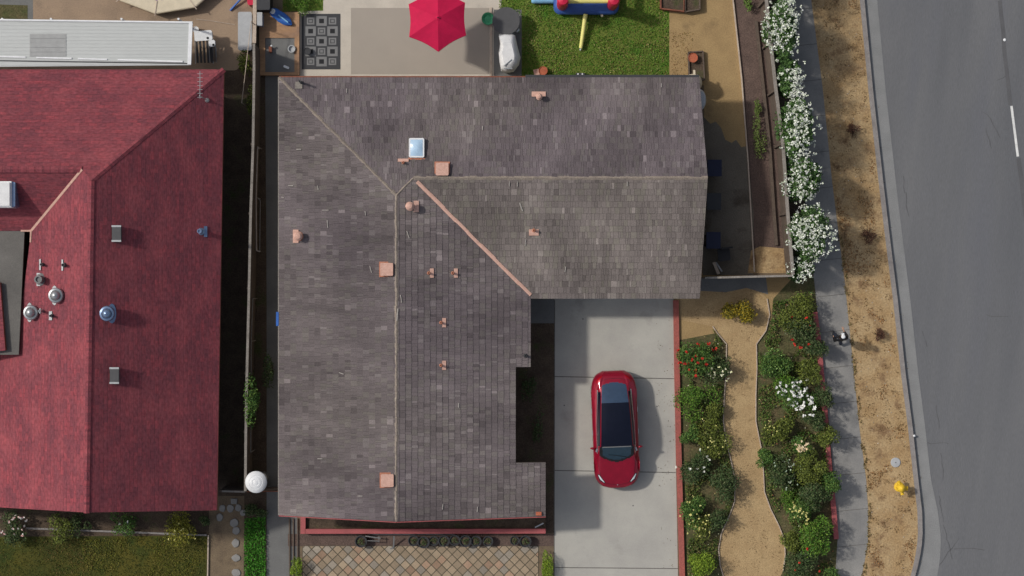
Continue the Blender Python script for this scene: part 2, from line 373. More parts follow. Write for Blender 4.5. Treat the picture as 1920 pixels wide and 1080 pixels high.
# side yard joints of timbers near (545,1000)
mb = MB().use('wood_dark')
for x in (543, 550, 558): 
    a, b = P(x, 972), P(x+1, 1150); mb.bar((a.x,a.y,.03),(b.x,b.y,.03),.05,.06)
tag(mb.build('timber_edging', base=P(550,1050)), 'dark timber edging strips beside the diamond paving', 'edging')
# diamond paving: one paving surface of tiles
mb = MB().use('tile'); tr = random.Random(5); mb.col = (.10,.085,.06)
x0, x1, y0, y1 = 567, 1010, 1023, 1150
mb.face([P(a,b)[:2]+(.009,) for a, b in ((x0,y1),(x1,y1),(x1,y0),(x0,y0))])
def clip_rect(poly, x0, x1, y0, y1):
    def cl(poly, f, inter):
        out = []
        for i in range(len(poly)):
            a, b = poly[i-1], poly[i]
            if f(b):
                if not f(a): out.append(inter(a, b))
                out.append(b)
            elif f(a): out.append(inter(a, b))
        return out
    def ix(v): return lambda a, b: (v, a[1]+(b[1]-a[1])*(v-a[0])/(b[0]-a[0]))
    def iy(v): return lambda a, b: (a[0]+(b[0]-a[0])*(v-a[1])/(b[1]-a[1]), v)
    for f, it in ((lambda p: p[0]>=x0, ix(x0)), (lambda p: p[0]<=x1, ix(x1)), (lambda p: p[1]>=y0, iy(y0)), (lambda p: p[1]<=y1, iy(y1))):
        poly = cl(poly, f, it)
        if len(poly) < 3: return []
    return poly
tp = 19.5
for i in range(-2, 50):
    for j in range(-3, 16):
        cx = 565+i*tp+(j%2)*tp/2; cy = 1020+j*tp/2; h = tp/2-1.1
        poly = clip_rect([(cx-h,cy),(cx,cy-h),(cx+h,cy),(cx,cy+h)], x0+1, x1-1, y0+1, y1-1)
        if poly:
            v = tr.uniform(.8,1.2); k = tr.random()
            mb.col = tuple(v*c for c in ((.33,.255,.175) if k < .65 else (.35,.235,.16) if k < .8 else (.30,.26,.21)))
            mb.prism([P(a,b)[:2] for a, b in poly], .009, .022, bottom=False)
tag(mb.build('diamond_paving'), kind='structure')
# backyard
sheet('patio', [(560,-260),(940,-260),(940,18),(926,18),(926,170),(560,170)], .006, 'patio')
sheet('patio_side', [(926,18),(978,18),(978,170),(926,170)], .007, 'grey_slab')
sheet('lawn', [(935,-260),(1255,-260),(1255,175),(978,175),(978,26),(935,26)], .004, 'lawn')
sheet('corner_lawn', [(530,-260),(606,-260),(606,20),(530,22)], .0085, 'lawn')
CX = [(-300,1352),(0,1374),(145,1390),(300,1402),(505,1414)]
cxf = lambda y: interp(CX, y)
yy = list(range(-300, 511, 30))
sheet('garden_path', [(1255,-300),(1255,160),(1320,160),(1320,516)]+[(cxf(y), y) for y in yy[::-1]], .004, 'tan_dirt')
FX = [(-300,1412),(0,1437),(80,1445),(170,1455),(270,1468),(400,1477),(517,1487)]
fxf = lambda y: interp(FX, y)
sheet('path_shade', [(1318,218),(1332,232),(1342,228),(1352,240),(1360,262),(1372,268),(1380,262),(1390,276),(1400,274),(1413,400),(1412,516),(1318,516)], .0065, 'shaded_dirt')  # greyer sheet painting the house's shade onto the sandy path
sheet('soil_bed', [(cxf(y)+1, y) for y in yy]+[(fxf(y), y) for y in yy[::-1]], .005, 'soil_brown')
sheet('straw_patch', [(1408,470),(1425,462),(1470,466),(1479,490),(1478,512),(1402,512)], .009, 'strip_dirt')
sheet('hedge_soil', [(fxf(y), y) for y in yy]+[(slx(y)+1, y) for y in yy[::-1]], .006, 'soil')
# garden in front
sheet('side_court', [(1262,510),(1487,520),(1450,560),(1446,600),(1420,640),(1340,625),(1262,640)], .006, 'tan_dirt')
sheet('garden_soil', [(1264,560),(1480,520)]+[(slx(y)+1, y) for y in range(520, 1100, 20)]+[(1274,1100)], .004, 'bed_ground')
path = [(1275,600),(1336,612),(1345,625),(1362,645),(1361,700),(1358,740),(1356,790),(1362,830),(1372,870),(1378,900),(1377,940),(1368,965),(1352,1000),(1347,1030),(1350,1060),(1362,1100),
        (1455,1100),(1468,1070),(1472,1040),(1470,1010),(1460,985),(1445,955),(1433,922),(1431,880),(1427,840),(1417,790),(1417,740),(1419,690),(1418,645),(1436,620),(1443,590),(1438,560),(1425,545),(1400,535),(1275,540)]
sheet('garden_path', path, .010, 'path_dirt')
sheet('court_slab', [(1315,520),(1436,520),(1440,552),(1400,540),(1360,548),(1310,545)], .013, 'grey_slab')
for seg, lb_ in ((path[1:16],'thin pale edging along the left side of the sandy garden path'), (path[17:32],'thin pale edging along the right side of the sandy garden path')):
    mb = MB().use('wood_pale')
    for a, b in zip(seg[:-1], seg[1:]):
        p, q = P(*a), P(*b); mb.bar((p.x,p.y,.03),(q.x,q.y,.03),.035,.07)
    tag(mb.build('path_edging', base=P(*seg[8])), lb_, 'edging')
# left yards
sheet('side_yard', [(395,128),(500,128),(500,1150),(395,1150)], .002, 'soil')  # shade between the houses deepened by a darker ground colour
sheet('neighbour_patio', [(-300,-260),(478,-260),(478,60),(474,120),(440,132),(-300,132)], .006, 'tan_patio')
sheet('corner_slab', [(-300,-260),(62,-260),(62,60),(-300,60)], .0085, 'grey_slab')  # darker grey sheet over the left end of the tan patio
sheet('weed_bed', [(-300,0),(52,10),(52,36),(-300,36)], .012, 'bed_ground')
sheet('neighbour_bed', [(-300,930),(393,930),(393,1008),(-300,1008)], .0045, 'soil')
sheet('neighbour_lawn', [(-300,1008),(389,1004),(389,1200),(-300,1200)], .006, 'old_lawn')
sheet('stone_path', [(392,930),(458,930),(456,1200),(392,1200)], .005, 'yard_dirt')
sheet('grass_strip_soil', [(458,960),(500,960),(500,1200),(457,1200)], .0065, 'soil')
mb = MB().use('wood_pale'); a, b = P(391,1003), P(388,1180); mb.bar((a.x,a.y,.04),(b.x,b.y,.04),.05,.08)
tag(mb.build('lawn_edging', base=P(390,1060)), 'pale board edging at the right side of the olive lawn', 'edging')
mb = MB().use('kerb'); a, b = P(50,990), P(388,1003); mb.bar((a.x,a.y,.05),(b.x,b.y,.05),.07,.10)
tag(mb.build('bed_edging', base=P(220,996)), 'grey concrete edging between bushes and olive lawn', 'edging')
# brick / red edges
def edging(name, pts, w, h, m, label):
    mb = MB().use(m)
    for a, b in zip(pts[:-1], pts[1:]):
        p, q = P(*a), P(*b); mb.bar((p.x,p.y,h/2),(q.x,q.y,h/2), w, h)
    c = pts[len(pts)//2]; return tag(mb.build(name, base=P(*c)), label, 'edging')
edging('brick_edging', [(1267,563),(1269,700),(1272,840),(1276,980),(1280,1120)], .22, .12, 'red_brick', 'red brick edging between driveway and rose garden')
edging('kerb_edging', [(1527,585),(1534,640),(1545,760),(1552,850),(1562,950),(1567,1010)], .20, .14, 'red_paint_wood', 'red painted edging between rose garden and sidewalk')
edging('path_kerb', [(cxf(y), y) for y in range(-120, 511, 30)], .05, .10, 'wood_pale', 'thin pale edging between sandy path and brown soil bed')

# ------------------------------------------------------------------ MAIN HOUSE
def inside(poly, x, y):
    c = False; n = len(poly)
    for i in range(n):
        a, b = poly[i], poly[i-1]
        if (a[1] > y) != (b[1] > y) and x < (b[0]-a[0])*(y-a[1])/(b[1]-a[1])+a[0]: c = not c
    return c
def clip_convex(poly, piece):
    n = len(piece); ar = sum(piece[i][0]*piece[(i+1)%n][1]-piece[(i+1)%n][0]*piece[i][1] for i in range(n))
    if ar < 0: piece = piece[::-1]
    for i in range(n):
        a, b = piece[i], piece[(i+1)%n]; ex, ey = b[0]-a[0], b[1]-a[1]
        d = [ex*(p[1]-a[1])-ey*(p[0]-a[0]) for p in poly]; out = []
        for k in range(len(poly)):
            p, q, dp, dq = poly[k-1], poly[k], d[k-1], d[k]
            if (dp >= 0) != (dq >= 0):
                t = dp/(dp-dq); out.append((p[0]+(q[0]-p[0])*t, p[1]+(q[1]-p[1])*t))
            if dq >= 0: out.append(q)
        poly = out
        if len(poly) < 3: return []
    return poly
sp = .125; fW = lambda x, y: 0
w_ = P(523,400,2.5); xW = w_.x; rr = P(742,600,3.5); xR = rr.x; zR = 2.5+sp*(xR-xW)
nn = P(900,145,2.5); yN = nn.y; r2 = P(900,333,3.3); yR = r2.y; zR2 = 2.5+sp*(yN-yR)
pW = lambda x, y: 2.5+sp*(x-xW)
pE = lambda x, y: zR-sp*(x-xR)
pN = lambda x, y: 2.5+sp*(yN-y)
pS = lambda x, y: zR2-sp*(yR-y)
# x,y of the four-way corners
hipx = xR; hipy = yN-(zR-2.5)/sp           # N meets ridge
def Wd(px, py, f): q = at_plane(px, py, f); return (q.x, q.y)
j1 = (xR, hipy); j2 = (xR+(zR-zR2)/sp, yR)  # ends of the small hip
NW = (xW, yN)
E_top = Wd(1311,145,pN); E_mid = (Wd(1327,333,pS)[0], yR); E_bot = Wd(1312,560,pS); v_end = Wd(995,560,pE)
S_mid = (xR, Wd(742,978,pE)[1]); SWc = (xW, Wd(523,966,pW)[1])
ySb = v_end[1]; c688 = Wd(995,688,pE); d688 = (Wd(967,688,pE)[0], c688[1]); e867 = Wd(1023,867,pE); d867 = (d688[0], e867[1]); e968 = Wd(1023,968,pE)
vend = (v_end[0], yR-(zR2-pE(v_end[0],0))/sp)
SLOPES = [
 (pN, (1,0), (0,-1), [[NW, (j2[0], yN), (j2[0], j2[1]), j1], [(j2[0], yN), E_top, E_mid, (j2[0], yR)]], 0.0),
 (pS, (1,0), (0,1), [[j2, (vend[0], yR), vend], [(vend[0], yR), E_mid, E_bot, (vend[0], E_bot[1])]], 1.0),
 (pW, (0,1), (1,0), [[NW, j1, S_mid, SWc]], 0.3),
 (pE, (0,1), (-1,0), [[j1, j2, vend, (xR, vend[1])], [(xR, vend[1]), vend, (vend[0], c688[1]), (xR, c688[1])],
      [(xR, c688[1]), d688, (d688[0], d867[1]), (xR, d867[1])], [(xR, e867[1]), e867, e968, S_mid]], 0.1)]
house = thing('ranch_house', P(760,560), 'house with grey brown wood shake roof and copper flashing beside the driveway', 'house')
deck = MB().use('wood_dark'); TH = .16
for f, u, v, pieces, _ in SLOPES:
    for pc in pieces:
        n = len(pc); ar = sum(pc[i][0]*pc[(i+1)%n][1]-pc[(i+1)%n][0]*pc[i][1] for i in range(n))
        if ar < 0: pc = pc[::-1]
        top = [(x, y, f(x, y)-.004) for x, y in pc]; bot = [(x, y, f(x, y)-TH) for x, y in pc]
        deck.use('shake'); deck.col = (.10,.09,.09); deck.face(top); deck.use('wood_dark'); deck.col = (1,1,1); deck.face(bot[::-1])
        for i in range(n):
            j = (i+1) % n; deck.face([bot[i], bot[j], top[j], top[i]])
roof = deck.build('roof', house)
sh = MB().use('shake'); sr = random.Random(21); nshk = 0
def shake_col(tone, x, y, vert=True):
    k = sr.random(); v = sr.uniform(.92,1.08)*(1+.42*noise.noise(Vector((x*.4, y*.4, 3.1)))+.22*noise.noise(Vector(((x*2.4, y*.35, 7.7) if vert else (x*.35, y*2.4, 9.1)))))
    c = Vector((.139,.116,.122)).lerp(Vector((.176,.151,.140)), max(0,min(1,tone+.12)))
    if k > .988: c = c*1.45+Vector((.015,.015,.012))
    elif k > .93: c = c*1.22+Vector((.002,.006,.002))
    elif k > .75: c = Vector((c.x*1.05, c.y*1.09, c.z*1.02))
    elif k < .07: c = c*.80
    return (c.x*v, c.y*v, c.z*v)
for f, u, v, pieces, tone in SLOPES:
    U = Vector((*u, 0)); V = Vector((*v, 0))
    allp = [p for pc in pieces for p in pc]
    us = [p[0]*u[0]+p[1]*u[1] for p in allp]; vs = [p[0]*v[0]+p[1]*v[1] for p in allp]
    u0, u1, v0, v1 = min(us), max(us), min(vs), max(vs)
    expo = .24; vc = v0-.02; row = 0
    while vc < v1:
        uc = u0-sr.uniform(0,.2)
        while uc < u1:
            w = sr.choice((.08,.10,.12,.15,.19,.24)); off = sr.uniform(-.010,.010); rise = sr.uniform(.010,.020)
            rect = [(uc+.004, vc+off), (uc+w-.004, vc+off), (uc+w-.004, vc+expo+.02), (uc+.004, vc+expo+.02)]
            rxy = [(a*u[0]+b*v[0], a*u[1]+b*v[1]) for a, b in rect]
            cxm = sum(p[0] for p in rxy)/4; cym = sum(p[1] for p in rxy)/4
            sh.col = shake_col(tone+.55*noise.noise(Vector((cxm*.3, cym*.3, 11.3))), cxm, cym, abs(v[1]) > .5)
            for pc in pieces:
                q = clip_convex(rxy, pc)
                if not q: continue
                ar = sum(q[i-1][0]*q[i][1]-q[i][0]*q[i-1][1] for i in range(len(q)))
                if abs(ar) < 1e-4: continue
                if ar < 0: q = q[::-1]
                top = []
                for x, y in q:
                    vv = x*v[0]+y*v[1]; t = (vv-vc)/expo
                    top.append((x, y, f(x, y)+rise*(1-t)+.004))
                sh.face(top); nshk += 1
                for i in range(len(q)):
                    a, b = q[i], q[(i+1) % len(q)]; ta, tb = top[i], top[(i+1) % len(q)]
                    ex, ey = b[0]-a[0], b[1]-a[1]; L_ = math.hypot(ex, ey) or 1; mx_, my_ = (a[0]+b[0])/2+ey/L_*.003, (a[1]+b[1])/2-ex/L_*.003
                    if any(o_ is not pc and inside(o_, mx_, my_) for o_ in pieces): continue
                    sh.face([(a[0],a[1],f(*a)-.003),(b[0],b[1],f(*b)-.003), tb, ta])
            uc += w
        vc += expo; row += 1
sh.build('shakes', roof)
# ridge caps, valley
def cap_line(name, a, b, parent, m='cap_wood', w=.15, seg=.24, lift=.03, flatv=False):
    mb = MB().use(m); a, b = Vector(a), Vector(b); L = (b-a).length; n = max(1, int(L/seg)); d = (b-a)/n; dn = d.normalized(); s_ = Vector((-dn.y, dn.x, 0)).normalized()
    for i in range(n):
        p, q = a+d*i, a+d*(i+1.12 if i < n-1 else i+1); ww = w*random.uniform(.85,1.1)/2; l = lift+random.uniform(0,.012); j = s_*random.uniform(-.012,.012); dr = .02 if not flatv else -.008
        z0 = Vector((0,0,l)); z1 = Vector((0,0,l+.012)); 
        A = [p+j-s_*ww+z1-Vector((0,0,dr+.02)), p+j+z1, p+j+s_*ww+z1-Vector((0,0,dr+.02))]; B = [q+j-s_*ww+z0-Vector((0,0,dr+.02)), q+j+z0, q+j+s_*ww+z0-Vector((0,0,dr+.02))]
        mb.face([A[0],A[1],B[1],B[0]]); mb.face([A[1],A[2],B[2],B[1]]); mb.face([A[0],A[0]-Vector((0,0,.04)),A[2]-Vector((0,0,.04)),A[2],A[1]])
        mb.face([B[0],B[0]-Vector((0,0,.04)),A[0]-Vector((0,0,.04)),A[0]]); mb.face([A[2],A[2]-Vector((0,0,.04)),B[2]-Vector((0,0,.04)),B[2]])
    return mb.build(name, parent)
def z3(p, f): return (p[0], p[1], f(*p))
cap_line('ridge_cap', z3(j1,pE), z3(S_mid,pE), roof); cap_line('ridge_cap', z3(j2,pS), z3(E_mid,pS), roof)
cap_line('hip_cap', z3(NW,pW), z3(j1,pW), roof, w=.14); cap_line('hip_cap', z3(j1,pE), z3(j2,pE), roof, w=.10)
v0_ = Vector(z3(j2,pE)).lerp(Vector(z3(vend,pE)), .03)
cap_line('valley_flashing', v0_, z3(vend,pE), roof, 'copper', .14, .7, .035, True)
# gutters / trim
mb = MB().use('charcoal'); a = Wd(985,145,pN); mb.bar((a[0],yN+.05,pN(0,yN)-.06),(E_top[0],yN+.05,pN(0,yN)-.06),.10,.10)
mb.use('wood_red'); mb.bar((xW,yN+.03,2.42),(a[0],yN+.03,2.42),.05,.12)
mb.build('gutter', roof)
mb = MB().use('wood_grey'); mb.bar((xW-.02,yN,2.44),(xW-.02,SWc[1],2.44),.035,.12); mb.build('fascia_board', roof)
mb = MB().use('tarp_blue'); q = P(521,598,2.5); mb.box((q.x-.02,q.y,2.49),(.10,.55,.05)); mb.build('tarp_strip', roof)
mb = MB().use('red_paint_wood')
mb.bar(z3((S_mid[0],S_mid[1]-.03),lambda x,y: pE(x,y)-.07), z3((e968[0],e968[1]-.03),lambda x,y: pE(x,y)-.07), .03,.11)
mb.bar(z3((S_mid[0],S_mid[1]-.03),lambda x,y: pE(x,y)-.07), z3((SWc[0],SWc[1]-.03),lambda x,y: pW(x,y)-.07), .03,.11)
mb.build('barge_board', roof)
# roof fittings
def fit(px, py, f, lift=0): q = at_plane(px, py, lambda x, y: f(x, y)+lift); return q
def box_vent(px, py, f, s=.5, label=None):
    q = fit(px, py, f, .13); mb = MB().use('copper_dark'); mb.box((q.x,q.y,q.z-.12),(s+.1,s+.1,.03)); mb.box((q.x,q.y,q.z-.07),(s*.86,s*.86,.1)); mb.use('copper'); mb.box((q.x,q.y,q.z),(s,s,.07),0,.03)
    mb.build('roof_vent', roof)
box_vent(725,505,pW); box_vent(726,901,pW); box_vent(829,317,pN,.5)
def pipe_vent(px, py, f, plate, off, r=.05, h=.3, pm='copper', cap=None, par=None, pmat='copper'):
    q = fit(px, py, f, .04); mb = MB().use(pmat)
    zz = [f(q.x+off[0]+sx*plate[0]/2, q.y+off[1]+sy*plate[1]/2) for sx, sy in ((-1,-1),(1,-1),(1,1),(-1,1))]
    pts = [(q.x+off[0]+sx*plate[0]/2, q.y+off[1]+sy*plate[1]/2) for sx, sy in ((-1,-1),(1,-1),(1,1),(-1,1))]
    lo = min(zz); mb.prism(pts, lo-.02, [z+.05 for z in zz])
    mb.use(pm); z0 = f(q.x, q.y); mb.lathe((q.x,q.y,z0), [(r*1.6,.04),(r,.10),(r,h),(r*.65,h),(r*.6,h-.06),(.001,h-.06)], 12)
    if cap: mb.use(cap[0]); mb.lathe((q.x,q.y,z0+h), [(cap[1],-.03),(cap[1],.03),(cap[1]*.6,.10),(.001,.12)], 14)
    return mb.build('vent_pipe', par or roof, smooth=False)
pipe_vent(769,387,pE,(.20,.44),(.24,0),.11,.35,cap=('copper',.17)); pipe_vent(560,443,pW,(.22,.52),(-.12,0),.12,.3,cap=('copper',.18),pm='copper_dark')
pipe_vent(1011,182,pN,(.55,.2),(-.02,.12),.08,.3,cap=('copper',.12)); pipe_vent(1001,432,pS,(.38,.24),(0,-.08),.05,.25,pm='copper_dark')
for a, b in ((804,512),(849,512),(827,605),(827,685)): pipe_vent(a,b,pE,(.15,.36),(.12,0),.045,.25,pm='copper_dark')
pipe_vent(756,305,pN,(.42,.12),(0,.10),.04,.22,pm='copper_dark'); pipe_vent(565,155,pN,(.28,.28),(-.1,-.1),.045,.6,pm='dark_grey',pmat='wood_grey')
pipe_vent(985,667,pE,(.1,.1),(0,0),.05,.2,pm='charcoal',pmat='charcoal')
q = fit(781,277,pN,.15); mb = MB().use('white'); mb.box((q.x,q.y,q.z-.07),(.60,.76,.14),0,.04); mb.build('skylight', roof)
sky_p = roof
mb = MB().use('sky_glass'); 
mb.grid([[(q.x-.24+.48*i/6, q.y-.32+.64*j/6, q.z+.004+.07*math.sin(math.pi*i/6)*math.sin(math.pi*j/6)) for i in range(7)] for j in range(7)]); mb.build('skylight_dome', roof, smooth=True)
mb = MB().use('copper_dark'); mb.box((q.x,q.y-.43,q.z-.11),(.66,.10,.05)); mb.build('skylight_flashing', roof)
mb = MB().use('vinyl_red'); mb.use('terracotta'); q = fit(1010,963,pE,.03); mb.box((q.x,q.y,q.z+.02),(.22,.14,.05)); mb.build('roof_patch', roof)
# fallen slivers of wood lying on the roof
mb = MB().use('wood_pale'); dr = random.Random(9)
for (x, y, L, ang, f) in [(977,388,16,70,pS),(560,280,9,0,pW),(545,348,9,0,pW),(610,394,12,0,pW),(614,420,14,85,pW),(695,505,12,75,pW),(765,440,14,72,pE),(596,352,8,80,pW),(685,400,8,80,pW),(1060,505,10,100,pS),(985,455,12,95,pS),(530,370,5,10,pW),(955,345,9,90,pS),(970,345,9,90,pS),(1176,345,8,90,pS),(745,590,22,95,pE),(752,560,14,80,pE),(830,950,10,95,pE),(895,955,10,95,pE),(675,930,9,0,pW),(600,860,9,0,pW),(640,700,9,20,pW),(860,760,8,90,pE),(650,170,8,90,pN),(1240,160,7,90,pN),(905,240,7,90,pN)]:
    a = fit(x, y, f, .03); d = Vector((math.cos(R(ang)), -math.sin(R(ang)), 0))*L/S/2
    p, q = a-d, a+d; p.z = f(p.x,p.y)+.04; q.z = f(q.x,q.y)+.04; mb = MB().use('cap_pale'); mb.bar(p, q, .03 if L < 15 else .045, .012); mb.build('wood_sliver', roof)
# walls
wp = [(545,168,pN),(1288,168,pN),(1288,333,pS),(1288,538,pS),(973,538,pE),(973,666,pE),(945,666,pE),(945,889,pE),(1001,889,pE),(1001,945,pE),(742,945,pE),(545,945,pW)]
pts = [P(a, b, 2.4)[:2] for a, b, _ in wp]; mb = MB().use('wall_beige'); mb.prism(pts, 0, [f(*p)-.17 for p, (_, _, f) in zip(pts, wp)], top=False, bottom=False); mb.build('wall', house)
def win(par, c, w, h, axis, m='glass_dark', name='window'):
    mb = MB().use('white'); d = (w,.06,h) if axis == 'x' else (.06,w,h); mb.box(c, d); mb.use(m); d2 = (w-.14,.08,h-.14) if axis == 'x' else (.08,w-.14,h-.14); mb.box(c, d2); return mb.build(name, par)
q = P(1150,538,1.1); mb = MB().use('white'); y_ = pts[3][1]
for k in range(4): mb.box((q.x,y_-.02,.28+.54*k),(4.8,.05,.52))
mb.build('garage_door', house)
for x in (620,700,860,1080,1200): win(house, (P(x,168,1)[0], pts[0][1]+.02, 1.4), 1.4, 1.0, 'x')
for x in (640,840,930): win(house, (P(x,945,1)[0], pts[-1][1]-.02, 1.4), 1.6, 1.1, 'x')
for y in (300,500,700,860): win(house, (pts[0][0]-.02, P(545,y,1)[1], 1.5), 1.1, .9, 'y')
win(house, (pts[2][0]+.02, P(1288,250,1)[1], 1.5), 1.2, .9, 'y')
mb = MB().use('wood_red'); mb.box((pts[6][0]+.03, P(945,780,1)[1], 1.02),(.06,.92,2.04)); mb.build('front_door', house)

# ------------------------------------------------------------------ NEIGHBOUR HOUSE (red roof)
nh = thing('red_roofed_house', P(200,560), 'house with maroon shingle roof and silver vents at left', 'house')
s2 = .60
ze = 2.7; a = P(414,500,ze); xE2 = a.x; a = P(177,650,4.7); xR2 = a.x; zr2 = ze+s2*(xE2-xR2)
a = P(200,130,ze); yN2 = a.y; a = P(0,320,4.4); yR2 = a.y; zew = ze+s2*(yN2-yR2)
lean = -.016
lx = lambda y: lean*(P(0,500)[1]-y)         # slight skew of the long sides
qE = lambda x, y: zr2-s2*(x-xR2-lx(y))
qW = lambda x, y: zr2-s2*(xR2+lx(y)-x)
qN = lambda x, y: ze+s2*(yN2-y)
qS = lambda x, y: zew-s2*(y*-1+yR2)
yB = P(0,962,3.6)[1]
yh = yN2-(zr2-ze)/s2
hip = (xR2+lx(yh), yh); NE = (xE2+lx(yN2), yN2); SE = (xE2+lx(yB), yB); yRB = P(0,961,zr2).y; SR = (xR2+lx(yRB), yRB)
jj = (xR2+lx(yR2)-(zr2-zew)/s2, yR2)
XL = P(-330,0,3)[0]; yA = P(0,433,3.6)[1]; tA = (yR2-yA); va = (jj[0]-tA, yA)
yC = P(0,661,3.4)[1]; xa = P(31,661,3.4)[0]
mb = MB().use('red_shingle')
def slope(poly, f, u, v, mb=mb):
    n = len(poly); ar = sum(poly[i][0]*poly[(i+1)%n][1]-poly[(i+1)%n][0]*poly[i][1] for i in range(n))
    if ar < 0: poly = poly[::-1]
    mb.use('red_shingle'); mb.face([(x,y,f(x,y)) for x, y in poly], [(x*u[0]+y*u[1], x*v[0]+y*v[1]) for x, y in poly])
    mb.use('wood_red'); mb.face([(x,y,f(x,y)-.16) for x, y in poly[::-1]])
    for i in range(n):
        a, b = poly[i], poly[(i+1)%n]; mb.face([(*a,f(*a)-.16),(*b,f(*b)-.16),(*b,f(*b)),(*a,f(*a))])
slope([NE, SE, SR, hip], qE, (0,1), (1,0)); slope([NE, hip, jj, (XL,yR2), (XL,yN2)], qN, (1,0), (0,1))
slope([jj, va, (XL, yA), (XL, yR2)], qS, (1,0), (0,1))
slope([hip, SR, (SR[0]-6.5, yB+.1), (SR[0]-6.5, yC), (xa, yC), va, jj], qW, (0,1), (1,0))
froof = mb.build('roof', nh)
mb = MB().use('tar_roof'); z = 3.75; mb.prism([P(46,428,z)[:2], P(35,665,z)[:2], P(-330,665,z)[:2], P(-330,428,z)[:2]], z-.1, z); mb.build('flat_roof', nh)
mb = MB().use('red_shingle'); A = [P(-30,520,3.95), P(0,530,3.95), P(10,657,3.95), P(-30,662,3.95)]; mb.face(A[::-1], [(p.x,p.y) for p in A[::-1]]); mb.use('wood_red'); mb.face([p-Vector((0,0,.14)) for p in A]); mb.face([A[1]-Vector((0,0,.2)),A[2]-Vector((0,0,.2)),A[2],A[1]][::-1]); mb.build('porch_roof', nh)
def z2_(p, f): return (p[0],p[1],f(*p))
mb = MB().use('copper'); 
def fl(a, b, w, l=.03):
    a, b = Vector(a), Vector(b); a.z += l; b.z += l; mb.bar(a, b, w, .02)
va2 = (va[0], va[1]); fl(z2_(jj,qS), z2_(va,qS), .09); fl(z2_(va,qS),(va[0]-.4,va[1],qS(*va)),.07); fl(z2_(va,qW),(va[0]-.02,va[1]-.45,qW(va[0],va[1]-.45)),.06)
mb.build('valley_flashing', froof)
mb = MB().use('red_shingle')
def rcap(a, b, w=.11):
    a, b = Vector(a), Vector(b); d = (b-a).normalized(); s_ = Vector((-d.y,d.x,0)).normalized()*w; n = int((b-a).length/.3)
    for i in range(n):
        p = a.lerp(b, i/n)+Vector((0,0,.03)); q = a.lerp(b, (i+1.1)/n)+Vector((0,0,.018)); dz = Vector((0,0,.055))
        mb.face([p-s_-dz, q-s_-dz, q, p][::-1], [(i,0),(i,.2),(i+.2,.2),(i+.2,0)]); mb.face([p, q, q+s_-dz, p+s_-dz][::-1], [(i,0),(i,.2),(i+.2,.2),(i+.2,0)])
rcap(z2_(hip,qE), z2_(SR,qE)); rcap(z2_(NE,qE), z2_(hip,qE)); mb.build('ridge_cap', froof); mb = MB().use('red_shingle'); rcap(z2_(jj,qS), (XL,yR2,zew), .12); mb.build('ridge_cap', froof)
# vents on it
def lowvent(px, py):
    q = fit(px, py, qE, .12); mb = MB().use('dark_grey'); mb.box((q.x,q.y,q.z),(.34,.62,.16)); mb.use('pale_grey')
    for s_ in (-1,1): mb.box((q.x,q.y+s_*.28,q.z+.085),(.36,.07,.02))
    mb.build('box_vent', froof)
lowvent(219,438); lowvent(215,704)
def turbine(px, py, f, m='galv', off=-.13):
    q = fit(px, py, f, .3); z0 = f(q.x, q.y); mb = MB().use(m)
    ps = [(q.x+off+.20*math.cos(t)*.75, q.y+.38*math.sin(t)) for t in [k*math.pi/6 for k in range(12)]]
    mb.prism(ps, z0-.15, [f(*p)+.02 for p in (ps)])
    mb.lathe((q.x,q.y,z0), [(.13,-.1),(.13,.14),(.28,.16),(.30,.2),(.27,.3),(.2,.33),(.19,.30),(.14,.40),(.06,.46),(.001,.47)], 24); mb.build('turbine_vent', froof, smooth=True)
turbine(104,554,qW); turbine(57,586,qW); turbine(200,588,qE,'bluesteel',.12)
def stub(px, py, f, plate, off, r, h, pm, plm='galv'): pipe_vent(px, py, f, plate, off, r, h, pm, None, froof, plm)
stub(77,524,qW,(.16,.5),(-.12,0),.15,.5,'mid_grey'); stub(80,496,qW,(.07,.42),(-.12,0),.05,.3,'dark_grey'); stub(121,497,qW,(.07,.42),(-.1,0),.06,.3,'dark_grey')
stub(79,583,qW,(.05,.2),(-.1,0),.05,.45,'steel'); stub(98,592,qW,(.14,.34),(-.08,0),.05,.35,'dark_grey'); stub(377,434,qE,(.12,.42),(.16,0),.09,.45,'bluesteel','bluesteel')
q = fit(388,188,qE,0); mb = MB().use('galv'); z0 = q.z; tp_ = Vector((q.x+.02,q.y+.75,z0+.5)); mb.tube((q.x,q.y,z0), (q.x,q.y,z0+1.7), .022, 6)
mb.tube((q.x,q.y-.1,z0+1.6),(q.x,q.y+.95,z0+1.6),.014,6)
for k in range(7): yk = q.y-.05+k*.15; mb.tube((q.x-.10,yk,z0+1.6),(q.x+.10,yk,z0+1.6),.009,5)
mb.lathe((q.x,q.y,z0), [(.1,0),(.07,.06),(.03,.1)], 8); mb.build('antenna', froof)
# skylight
q0 = fit(-70,340,qS,.12); q1 = fit(30,390,qS,.12); ztop = q0.z+.06; mb = MB().use('white'); mb.prism([(q0.x,q0.y),(q1.x,q0.y),(q1.x,q1.y),(q0.x,q1.y)], q1.z-.5, ztop)
mb.use('cover_white'); mb.prism([(q0.x+.05,q0.y-.05),(q1.x-.05,q0.y-.05),(q1.x-.05,q1.y+.05),(q0.x+.05,q1.y+.05)], ztop, ztop+.08)
mb.use('bluesteel'); mb.prism([(q1.x,q0.y),(q1.x+.12,q0.y-.04),(q1.x+.12,q1.y+.04),(q1.x,q1.y)], q1.z-.5, ztop-.08); mb.build('skylight', froof)
